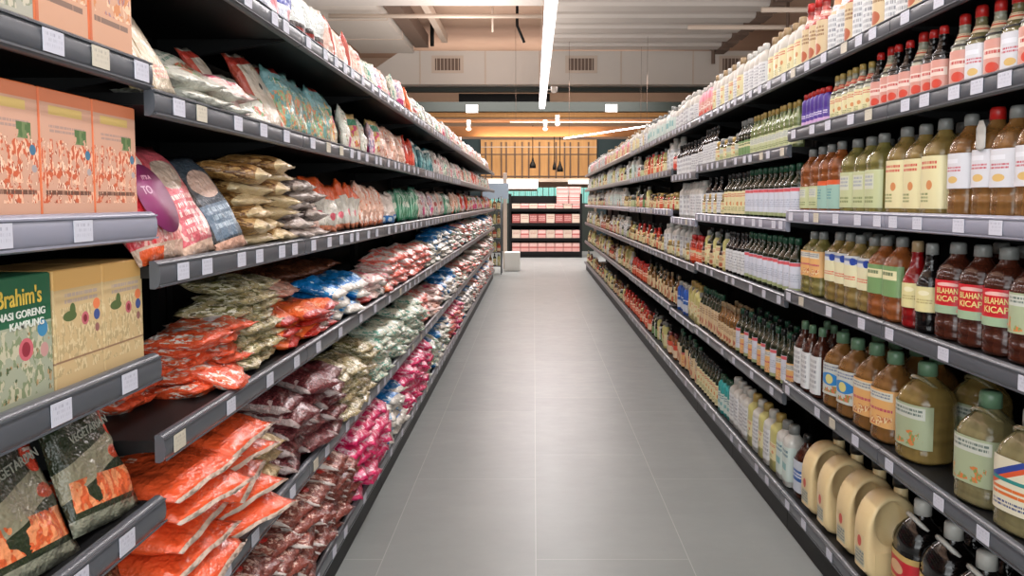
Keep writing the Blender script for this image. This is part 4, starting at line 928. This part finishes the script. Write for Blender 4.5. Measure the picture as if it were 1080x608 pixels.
# bottom shelf
pile('L', 'F', 1.43, 1.92, ['beige'], (3, 4), inset=-.01, maxh=.2)
pile('L', 'F', 1.90, 2.62, ['meat'], (6, 7), inset=-.01, maxh=.25)
pile('L', 'F', 2.62, 2.92, ['meat'], (6, 8), inset=-.01, maxh=.27)
pile('L', 'F', 2.92, 3.62, ['magenta'], (6, 6), inset=-.03, maxh=.27)
pile('L', 'F', 3.62, 4.08, ['blue'], (5, 5), inset=-.02, maxh=.25)
pile('L', 'F', 4.08, 4.96, ['magenta'], (5, 6), inset=-.02, maxh=.27)
pile('L', 'F', 4.96, 5.35, ['greenwhite', 'yellow'], (5, 5))
pile('L', 'F', 5.35, 6.5, ['blue', 'greenwhite'], (5, 5))
pile('L', 'F', 6.5, 7.6, ['coral', 'magenta'], (5, 5))
pile('L', 'F', 7.6, 9.0, ['greymix', 'blue'], (4, 5))
pile('L', 'F', 9.0, 13.2, ['coral', 'pinkwhite', 'blue', 'greymix'], (4, 5))

# ------------------------------------------------------------------ right side
B = bottle
P = {
 'sauce_red': B('soy_sauce_bottle', 'bottle', 'red capped sauce bottle with white label', 'sauce', .066, .198, 'pale', 'red', 'white', lz=(.05, .52), ring='black', caph=.03, capr=.015, neck='creamred'),
 'sauce_redpink': B('soy_sauce_bottle', 'bottle', 'red capped sauce bottle with pink label', 'sauce', .064, .195, 'clear', 'red', 'pink', lz=(.05, .52), ring='black', caph=.03, capr=.014, neck='creamred'),
 'sauce_black': B('soy_sauce_bottle', 'bottle', 'red capped dark sauce bottle with peach pink label', 'sauce', .058, .19, 'black', 'red', 'pink', lz=(.05, .50), ring='black', caph=.026, capr=.0125),
 'sauce_gold': B('soy_sauce_bottle', 'bottle', 'gold capped red necked sauce bottle with cream label', 'sauce', .052, .178, 'clear', 'gold', 'cream', lz=(.05, .5), ring='black', neck='chili_n', caph=.022, capr=.0115),
 'purple': B('drink_bottle', 'bottle', 'slim purple bottle with red cap', 'slim', .040, .150, 'purple', 'red', 'purple', lz=(.1, .45), caph=.022, capr=.013),
 'vinegar': B('vinegar_bottle', 'bottle', 'slender pale green bottle with gold cap', 'wine', .052, .20, 'greeny', 'gold', 'palegreen', lz=(.08, .45)),
 'vinegar_dark': B('vinegar_bottle', 'bottle', 'slender dark bottle with grey cap', 'wine', .052, .20, 'olive', 'grey', 'green', lz=(.08, .45)),
 'topred': B('chilli_sauce_bottle', 'bottle', 'tall chilli sauce bottle with pink red neck', 'sauce', .07, .26, 'rose', 'red', 'beige', lz=(.05, .6), caph=.035, neck='pink', capr=.016),
 'toppink': B('chilli_sauce_bottle', 'bottle', 'tall pale bottle with dark neck band', 'sauce', .07, .25, 'peach', 'white', 'whitetext', lz=(.05, .6), caph=.035, ring='black', neck='white', capr=.016),
 'topcream': B('detergent_bottle', 'bottle', 'white squeeze bottle with cream label', 'squeeze', .085, .235, 'white', 'tan', 'cream', d=.06, n=2.6, lz=(.12, .6)),
 'topwhite': B('detergent_bottle', 'bottle', 'plain white squeeze bottle', 'squeeze', .085, .23, 'white', 'white', 'whitetext', d=.06, n=2.6, lz=(.12, .6)),
 'topteal': B('detergent_bottle', 'bottle', 'milky bottle with teal striped label', 'squeeze', .085, .23, 'milk', 'grey', 'tealstripe', d=.06, n=2.6, lz=(.1, .62)),
 'toppinkb': B('detergent_bottle', 'bottle', 'pink plastic squeeze bottle', 'squeeze', .085, .21, 'pink', 'white', 'pink', d=.06, n=2.6, lz=(.1, .55)),
 'oil_amberw': B('cooking_oil_bottle', 'bottle', 'amber oil bottle with white label', 'oil', .094, .272, 'amber', 'grey', 'white', n=3, lz=(.28, .62), half=78),
 'oil_ambert': B('cooking_oil_bottle', 'bottle', 'amber oil bottle with hanging white tag', 'oil', .094, .272, 'amber', 'red', 'white', n=3, lz=(.28, .62), half=78, bulb=True),
 'oil_creamy': B('cooking_oil_bottle', 'bottle', 'golden oil bottle with cream label', 'oil', .1, .27, 'gold', 'grey', 'cream', n=3.2, lz=(.08, .62), half=80),
 'oil_yellow': B('cooking_oil_bottle', 'bottle', 'yellow oil bottle with pale green label', 'oil', .098, .262, 'yellow', 'grey', 'palegreen', n=3.4, lz=(.08, .55), half=62),
 'oil_orange': B('cooking_oil_bottle', 'bottle', 'orange oil bottle with pale teal label', 'oil', .088, .262, 'orange', 'grey', 'teal', n=3, lz=(.06, .46), half=70),
 'oil_orange2': B('cooking_oil_bottle', 'bottle', 'orange oil bottle with pale green label', 'oil', .088, .255, 'orange', 'grey', 'palegreen', n=3, lz=(.06, .4), half=70),
 'oil_blue': B('cooking_oil_bottle', 'bottle', 'amber oil bottle with blue disc label', 'oil', .092, .258, 'gold', 'grey', 'bluewhite', n=3.2, lz=(.3, .72), half=80),
 'oil_plain': B('cooking_oil_bottle', 'bottle', 'golden oil bottle with peach label', 'oil', .092, .255, 'yellow', 'grey', 'peach', n=3.2, lz=(.3, .7), half=80),
 'oil_or3': B('cooking_oil_bottle', 'bottle', 'deep orange oil bottle with white and green label', 'oil', .094, .262, 'orange', 'grey', 'green', n=3.2, lz=(.3, .66), half=66),
 'tri_red': B('sauce_bottle', 'bottle', 'deep red sauce bottle with pale yellow label', 'sauce', .078, .258, 'red', 'tan', 'tri', lz=(.24, .52), capr=.017),
 'tri_black': B('sauce_bottle', 'bottle', 'black sauce bottle with pale yellow label', 'sauce', .078, .258, 'black', 'grey', 'tri', lz=(.24, .52), capr=.017),
 'kicap': B('sauce_bottle', 'bottle', 'dark sauce bottle with big red label', 'oil', .1, .262, 'brown', 'grey', 'redkicap', n=2.2, lz=(.28, .62), half=76, capr=.021),
 'kicap2': B('sauce_bottle', 'bottle', 'dark sauce bottle with sage green label', 'oil', .1, .262, 'brown', 'grey', 'sage', n=2.2, lz=(.28, .64), half=76, capr=.021),
 'jug_pale': B('oil_jug', 'jug', 'pale oil jug with sage label and green cap', 'jug', .135, .285, 'pale', 'green', 'sage', n=3, lz=(.2, .62), half=62, capr=.027, caph=.04, handle='clearh'),
 'jug_rain': B('oil_jug', 'jug', 'pale oil jug with blue and orange picture label', 'jug', .135, .285, 'pale', 'white', 'rainbow', n=3, lz=(.18, .62), half=50, capr=.025, caph=.04, handle='clearh'),
 'jug_sage': B('oil_jug', 'jug', 'round amber oil jug with green cap', 'jug', .15, .29, 'gold', 'green', 'sage', n=2.6, lz=(.16, .6), half=62, capr=.027, caph=.04, handle='clearh'),
 'jug_peach': B('oil_jug', 'jug', 'amber oil jug with peach label and green cap', 'jug', .125, .285, 'amber', 'green', 'peach', n=2.8, lz=(.18, .6), half=66, capr=.025, caph=.04),
 'jug_blue': B('oil_jug', 'jug', 'amber oil jug with blue splash label', 'jug', .12, .28, 'amber', 'green', 'bluestar', n=2.8, lz=(.18, .6), half=66, capr=.024, caph=.04),
 'slim_white': B('vinegar_bottle', 'bottle', 'slim dark bottle with tall white label', 'square', .075, .27, 'brown', 'green', 'whitetext', n=3.5, lz=(.06, .6), half=66),
 'slim_green': B('vinegar_bottle', 'bottle', 'slim olive bottle with beige label', 'square', .07, .26, 'olive', 'dkgreen', 'beige', n=3, lz=(.06, .6), half=66),
 'olive_red': B('olive_oil_bottle', 'bottle', 'dark green bottle with red headed white label', 'wine', .072, .245, 'olive', 'dkgreen', 'whitered', lz=(.07, .58)),
 'olive_cream': B('olive_oil_bottle', 'bottle', 'dark green bottle with cream label', 'wine', .068, .24, 'olive', 'black', 'cream', lz=(.07, .58)),
 'olive_white': B('olive_oil_bottle', 'bottle', 'dark bottle with plain white label', 'wine', .066, .235, 'black', 'black', 'whitetext', lz=(.07, .58)),
 'olive_peach': B('olive_oil_bottle', 'bottle', 'dark green bottle with peach label', 'wine', .066, .245, 'olive', 'black', 'peach', lz=(.07, .5)),
 'tan_slim': B('seasoning_bottle', 'bottle', 'amber bottle with tan cap and beige label', 'wine', .06, .23, 'amber', 'tan', 'beige', lz=(.07, .5)),
 'blueb': B('seasoning_bottle', 'bottle', 'bright blue slim bottle', 'slim', .06, .22, 'blue', 'white', 'blueband', lz=(.1, .5)),
 'gyb': B('seasoning_bottle', 'bottle', 'yellow bottle with cream label', 'slim', .062, .22, 'gy', 'grey', 'cream', lz=(.1, .55)),
 'tealb': B('seasoning_bottle', 'bottle', 'teal bottle with white and teal label', 'slim', .062, .22, 'tealp', 'tealp_c', 'tealstripe', lz=(.1, .55)),
 'redb': B('ketchup_bottle', 'bottle', 'red squeeze bottle with orange label', 'squeeze', .07, .20, 'chili', 'red', 'orangesauce', d=.055, lz=(.1, .55)),
 'orangeb': B('ketchup_bottle', 'bottle', 'orange red bottle with cream red label', 'squeeze', .07, .19, 'orange', 'maroon', 'creamred', d=.055, lz=(.1, .6)),
 'jar_cream': B('sauce_jar', 'jar', 'round jar with cream label', 'jar', .08, .13, 'gold', 'gold', 'cream', lz=(.1, .62), capr=.034),
 'jar_beige': B('sauce_jar', 'jar', 'round jar with beige label and dark lid', 'jar', .08, .14, 'brown', 'black', 'beige', lz=(.1, .62), capr=.034),
 'jar_pink': B('sauce_jar', 'jar', 'round jar with pink label', 'jar', .08, .14, 'rose', 'white', 'pink', lz=(.1, .62), capr=.034),
 'jar_green': B('sauce_jar', 'jar', 'green round jar with pale green label', 'jar', .08, .14, 'olive', 'grey', 'palegreen', lz=(.1, .62), capr=.034),
 'jar_orange': B('sauce_jar', 'jar', 'orange jar with orange and red label', 'jar', .085, .15, 'chili', 'gold', 'orangesauce', lz=(.1, .64), capr=.036),
 'dark_jug': B('soy_sauce_jug', 'jug', 'dark sauce jug with white cap and red label', 'jug', .15, .315, 'black', 'white', 'darkred', n=3, lz=(.12, .5), half=60, capr=.026, caph=.045, handle='white'),
 'pack_white': B('juice_pack', 'pack', 'tall white pack with grey print', 'slim', .085, .26, 'milk', 'white', 'whitetext', n=4, lz=(.1, .66)),
 'pack_gy': B('juice_pack', 'pack', 'tall yellow green pack', 'slim', .085, .265, 'gy', 'gold', 'cream', n=4, lz=(.2, .5)),
 'pack_teal': B('juice_pack', 'pack', 'tall white pack with teal stripes', 'slim', .085, .265, 'milk', 'grey', 'tealstripe', n=4, lz=(.1, .66)),
 'squat_amber': B('seasoning_bottle', 'bottle', 'squat amber bottle with blue band label', 'square', .10, .27, 'brown', 'black', 'blueband', n=3, lz=(.1, .6)),
 'cream_jug': cream_jug(),
}
kl = plain('yellow lettering', '#d3c07a', .5)
def label_words(lines, r, n, mat_z, size, width):
    """raised words wrapped round a bottle label"""
    out = M()
    for body, z in lines:
        cu = bpy.data.curves.new('words', 'FONT'); cu.body = body; cu.size = size; cu.extrude = 0; cu.offset = size*.02
        cu.align_x = 'CENTER'; cu.align_y = 'CENTER'
        tmp = bpy.data.objects.new('words', cu); me = bpy.data.meshes.new_from_object(tmp)
        xs = [v.co.x for v in me.vertices]; k = width/(max(xs)-min(xs))
        vs = []
        for v in me.vertices:
            a = v.co.x*k/r; vs.append((r*math.sin(a), -r*math.cos(a), z+v.co.y))
        out.add(vs, [tuple(p.vertices) for p in me.polygons], 0, False)
        bpy.data.objects.remove(tmp); bpy.data.curves.remove(cu); bpy.data.meshes.remove(me)
    return out
P['kicap'].parts.append(('label_panel', M().patch(.05, .05, .262*.385, .262*.56, 2.2, 46, off=.0022), plain('red label panel', '#bb1f28', .4), 2))
P['kicap'].parts.append(('lettering', label_words((('BILAHAN', .262*.51), ('KICAP', .262*.43)), .0540, 2, 0, .021, .060), kl, 2))
for k_, p_ in P.items():
    if k_.startswith(('sauce', 'tri', 'kicap', 'vinegar', 'olive', 'jar')): p_.turn = 30
    elif k_.startswith('jug'): p_.turn = 16
    elif k_.startswith(('oil', 'top')): p_.turn = 5
# top shelf
row('R', 'A', 1.42, 2.0, [P['topred'], P['toppink']], inset=.03)
row('R', 'A', 2.0, 2.86, [P['toppink'], P['toppink'], P['topred']], inset=.03, rows=1)
row('R', 'A', 2.86, 3.10, [P['topred']], inset=.03)
row('R', 'A', 3.12, 3.6, [P['topcream']], inset=.04)
row('R', 'A', 3.6, 4.0, [P['topwhite']], inset=.04)
row('R', 'A', 4.0, 4.6, [P['topcream'], P['topwhite']], inset=.04)
row('R', 'A', 4.6, 5.1, [P['toppinkb']], inset=.04)
row('R', 'A', 5.1, 5.9, [P['topwhite']], inset=.04)
row('R', 'A', 5.9, 7.4, [P['topteal']], inset=.04)
row('R', 'A', 7.4, 8.6, [P['topwhite'], P['topcream']], inset=.04)
row('R', 'A', 8.6, 11.5, [P['topcream'], P['topcream'], P['toppinkb']], inset=.04)
row('R', 'A', 11.5, 15.2, [P['toppinkb'], P['topwhite'], P['topteal']], inset=.04)
# second shelf
row('R', 'B', 1.44, 2.02, [P['sauce_red'], P['sauce_redpink']], gap=.004)
row('R', 'B', 2.02, 2.46, [P['sauce_black'], P['sauce_black'], P['sauce_redpink']], gap=.003)
row('R', 'B', 2.46, 2.80, [P['sauce_gold']], gap=.003)
row('R', 'B', 2.80, 3.08, [P['purple']], gap=.004)
row('R', 'B', 3.12, 3.78, [P['vinegar']], gap=.004)
row('R', 'B', 3.78, 4.0, [P['vinegar_dark']], gap=.004)
row('R', 'B', 4.0, 4.5, [P['jar_green'], P['jar_cream']], gap=.004)
row('R', 'B', 4.5, 5.7, [P['olive_white'], P['pack_white']][:1], gap=.004)
row('R', 'B', 5.7, 6.3, [P['pack_white'], P['jar_pink']], gap=.01)
row('R', 'B', 6.3, 7.6, [P['jar_cream'], P['gyb'], P['redb']], gap=.004)
row('R', 'B', 7.6, 15.2, [P['jar_cream'], P['jar_pink'], P['pack_white'], P['topwhite'], P['jar_green'], P['gyb'], P['pack_teal'], P['vinegar']], gap=.012)
# third shelf
row('R', 'C', 1.42, 1.80, [P['oil_amberw']], gap=.004, rows=2)
row('R', 'C', 1.79, 1.90, [P['oil_ambert']], gap=.004)
row('R', 'C', 1.90, 2.02, [P['oil_amberw']], gap=.004)
row('R', 'C', 2.02, 2.36, [P['oil_creamy']], gap=.002, rows=2)
row('R', 'C', 2.37, 2.70, [P['oil_yellow']], gap=.004, rows=2)
row('R', 'C', 2.70, 2.90, [P['oil_orange']], gap=.004)
row('R', 'C', 2.89, 3.08, [P['oil_orange2']], gap=.004)
row('R', 'C', 3.12, 3.86, [P['olive_red']], gap=.003)
row('R', 'C', 3.86, 4.30, [P['olive_cream']], gap=.004)
row('R', 'C', 4.30, 4.86, [P['jar_cream'], P['olive_white']], gap=.004)
row('R', 'C', 4.86, 5.7, [P['pack_white']], gap=.006)
row('R', 'C', 5.7, 7.1, [P['jar_cream'], P['jar_beige'], P['jar_orange']], gap=.006)
row('R', 'C', 7.1, 8.4, [P['jar_beige'], P['jar_pink'], P['jar_cream'], P['jar_green'], P['gyb'], P['olive_peach'], P['vinegar_dark']], gap=.012)
row('R', 'C', 8.4, 15.2, [P['jar_cream'], P['pack_teal'], P['jar_green'], P['pack_white'], P['topcream'], P['jar_pink'], P['jar_beige']], gap=.014)
# fourth shelf
row('R', 'D', 1.42, 1.72, [P['kicap2']], gap=.004)
row('R', 'D', 1.73, 2.05, [P['kicap']], gap=.004, rows=2)
row('R', 'D', 2.055, 2.14, [P['tri_black']], gap=.004)
row('R', 'D', 2.14, 2.22, [P['tri_red']], gap=.004)
row('R', 'D', 2.24, 2.42, [P['oil_or3']], gap=.004)
row('R', 'D', 2.43, 2.86, [P['oil_blue']], gap=.002, rows=2)
row('R', 'D', 2.86, 3.07, [P['oil_plain']], gap=.004)
row('R', 'D', 3.12, 3.86, [P['olive_red']], gap=.003)
row('R', 'D', 3.86, 4.25, [P['olive_white']], gap=.012)
row('R', 'D', 4.25, 4.84, [P['gyb'], P['jar_beige'], P['olive_cream']], gap=.004)
row('R', 'D', 4.86, 5.2, [P['redb']], gap=.004)
row('R', 'D', 5.2, 6.4, [P['pack_white'], P['jar_cream']], gap=.004)
row('R', 'D', 6.4, 8.2, [P['jar_beige'], P['jar_cream'], P['redb'], P['olive_cream']], gap=.006)
row('R', 'D', 8.2, 15.2, [P['jar_cream'], P['pack_white'], P['jar_green'], P['gyb'], P['tan_slim'], P['jar_pink'], P['topwhite']], gap=.014)
# fifth shelf
row('R', 'E', 1.44, 1.60, [P['jug_pale']], gap=.01)
row('R', 'E', 1.60, 1.76, [P['jug_rain']], gap=.008, inset=.02)
row('R', 'E', 1.77, 1.92, [P['jug_pale']], gap=.01, inset=.02)
row('R', 'E', 2.08, 2.24, [P['jug_sage']], inset=.02, rows=2)
row('R', 'E', 2.26, 2.54, [P['jug_peach']], gap=.004, rows=2, inset=.02)
row('R', 'E', 2.53, 2.80, [P['jug_blue']], gap=.004, rows=2, inset=.02)
row('R', 'E', 2.81, 3.09, [P['slim_white']], gap=.016, rows=2, inset=.02)
row('R', 'E', 3.12, 4.0, [P['olive_peach'], P['olive_red']][:2], gap=.004, rows=2)
row('R', 'E', 4.0, 4.35, [P['tan_slim']], gap=.003, rows=2)
row('R', 'E', 4.35, 4.84, [P['slim_green']], gap=.003)
row('R', 'E', 4.86, 5.3, [P['gyb'], P['pack_gy']], gap=.004)
row('R', 'E', 5.3, 5.7, [P['blueb']], gap=.004)
row('R', 'E', 5.7, 7.2, [P['tan_slim'], P['olive_cream'], P['jar_beige']], gap=.004)
row('R', 'E', 7.2, 8.2, [P['redb']], gap=.004)
row('R', 'E', 8.2, 15.2, [P['pack_gy'], P['jar_cream'], P['topwhite'], P['tan_slim'], P['jar_beige'], P['jar_green'], P['orangeb']], gap=.01)
# bottom shelf
row('R', 'F', 1.5, 2.32, [P['dark_jug']], gap=.012, inset=.06, rows=2)
row('R', 'F', 2.33, 2.96, [P['cream_jug']], gap=.068, inset=.015, rot=3)
row('R', 'F', 2.985, 3.08, [P['squat_amber']], gap=.01)
row('R', 'F', 3.12, 3.30, [P['pack_teal']], gap=.003)
row('R', 'F', 3.30, 3.75, [P['pack_gy'], P['pack_white']], gap=.003)
row('R', 'F', 3.75, 4.1, [P['pack_white']], gap=.006)
row('R', 'F', 4.1, 4.35, [P['tealb']], gap=.003)
row('R', 'F', 4.35, 4.9, [P['olive_cream']], gap=.004)
row('R', 'F', 4.9, 5.7, [P['slim_green'], P['olive_peach']], gap=.004)
row('R', 'F', 5.7, 6.1, [P['orangeb']], gap=.004)
row('R', 'F', 6.1, 6.9, [P['olive_white'], P['gyb'], P['vinegar_dark']], gap=.004)
row('R', 'F', 6.9, 8.9, [P['redb'], P['orangeb'], P['jar_orange']], gap=.004)
row('R', 'F', 8.9, 15.2, [P['jar_cream'], P['jar_beige'], P['jar_green'], P['gyb'], P['orangeb'], P['tan_slim'], P['jar_beige']], gap=.012)

# ------------------------------------------------------------------ far end
t = empty('shelf_unit', 'low black shelving unit facing the aisle at its far end', 'shelving', (.29, 18.5, 0))
link('back_panel', M().box(-.86, .86, .42, .45, 0, 1.55).mesh('back_panel', mt_dark), t)
link('plinth', M().box(-.86, .86, .03, .42, 0, .08).mesh('plinth', mt_black), t)
for sx in (-1, 1): link('side_post', M().box(sx*.89-.03, sx*.89+.03, 0, .45, 0, 1.6).mesh('side_post', mt_black), t)
EZ = [.08, .42, .80, 1.16]
for z in EZ: link('shelf', M().box(-.86, .86, 0, .42, z, z+.07).mesh('shelf', mt_black), t)
pinkbox = printed('pink carton print', '#cf9f98', [('r', 0, 1, .4, .55, '#a8504c'), ('t', .1, .9, .6, .9, 2, '#e4cfc8')], .5)
tealbox = printed('teal carton print', '#4f9a96', [('s', 0, 1, 0, 1, 3, '#7fb9b2')], .5)
redbox = printed('red brown carton print', '#8f4a46', [('t', .1, .9, .2, .8, 3, '#c9a09a')], .5)
crbox = printed('cream carton print', '#c7b7a6', [('t', .1, .9, .4, .8, 2, '#a5766c')], .5)
BX = {}
def box_at(key, mt, look, x, y, z, w, h, lb, g, d=.2):
    k = (key, round(w, 3), round(h, 3))
    if k not in BX: BX[k] = M().box(-w/2, w/2, 0, d, 0, h, bev=.004).mesh('carton', mt)
    o = link('carton', BX[k]); o.location = (x, y, z); tag(o, fit(lb), 'box', g); ALL.append(o)
for li, (z, h, mts) in enumerate(((EZ[0]+.07, .22, ['pink']), (EZ[1]+.07, .2, ['cream', 'pink']), (EZ[2]+.07, .22, ['redb', 'cream', 'redb']), (EZ[3]+.07, .12, ['cream', 'pink']))):
    x = -.55; i = 0
    while x < 1.1:
        wv = .215; kk = mts[i % len(mts)]
        mt, lk = {'pink': (pinkbox, 'pink carton'), 'cream': (crbox, 'cream carton'), 'redb': (redbox, 'red brown carton')}[kk]
        box_at(kk+'e', mt, lk, x+wv/2, 18.53, z+.001, wv-.012, h, f'{lk}, {ordw(i+1)} from left on the {["lowest", "second lowest", "third", "top"][li]} end shelf', f'{lk}s on the end shelving')
        x += wv; i += 1
for r in range(4):
    for c in range(2): box_at('pstack', pinkbox, '', .72+c*.31, 18.52, EZ[3]+.071+.122+r*.106, .29, .1, f'long pink carton, {ordw(r+1)} up in the {["left", "right"][c]} end shelf stack', 'stacked long pink cartons')
one('display_ledge', 'grey ledge holding teal cartons behind the end shelving', 'ledge', M().box(-1.3, 1.7, 20.9, 21.3, 0, 1.36), mt_green)
for k in range(17):
    box_at('teal', tealbox, '', -1.15+k*.165, 20.95, 1.361, .15, .34 if k < 8 else .44, f'teal carton, {ordw(k+1)} from left on the ledge behind', 'teal cartons on the back ledge')
# display tower of bottles at the end of the left run
t = empty('display_tower', 'slim wire display tower of bottles by the left shelves', 'rack', (-.80, 14.2, 0))
TZ = [.15, .42, .69, .96, 1.23]
for z in TZ: link('shelf', M().box(-.17, .17, 0, .3, z, z+.012).mesh('shelf', mt_rail), t)
for sx in (-.17, .17):
    for y in (0, .3): link('post', M().tube([(sx, y, 0), (sx, y, 1.5)], .01).mesh('post', mt_rail), t)
ty = [P['gyb'], P['tan_slim'], P['olive_cream'], P['gyb'], P['orangeb']]
for li, z in enumerate(TZ):
    for c in range(4):
        p = ty[(li+c) % 5]
        m = Matrix.Translation((-.80-.12+c*.08, 14.3, z+.0125))
        o = link(p.name, p.farmesh()); o.matrix_world = m
        tag(o, fit(f'{p.look}, {ordw(c+1)} from left on tower tier {ordw(li+1)} up'), p.cat, 'bottles on the display tower')
one('floor_stand', 'small white box standing beside the display tower', 'box', M().box(-.16, .16, 0, .3, 0, .38, bev=.01), mt_wsign, loc=(-.44, 14.9, 0))
one('post', 'slim pale grey post between tower and end shelving', 'post', M().box(-.04, .04, 0, .06, 0, 2.0, bev=.008), mt_pipe, loc=(-.60, 15.4, 0))
bpy.context.view_layer.update()
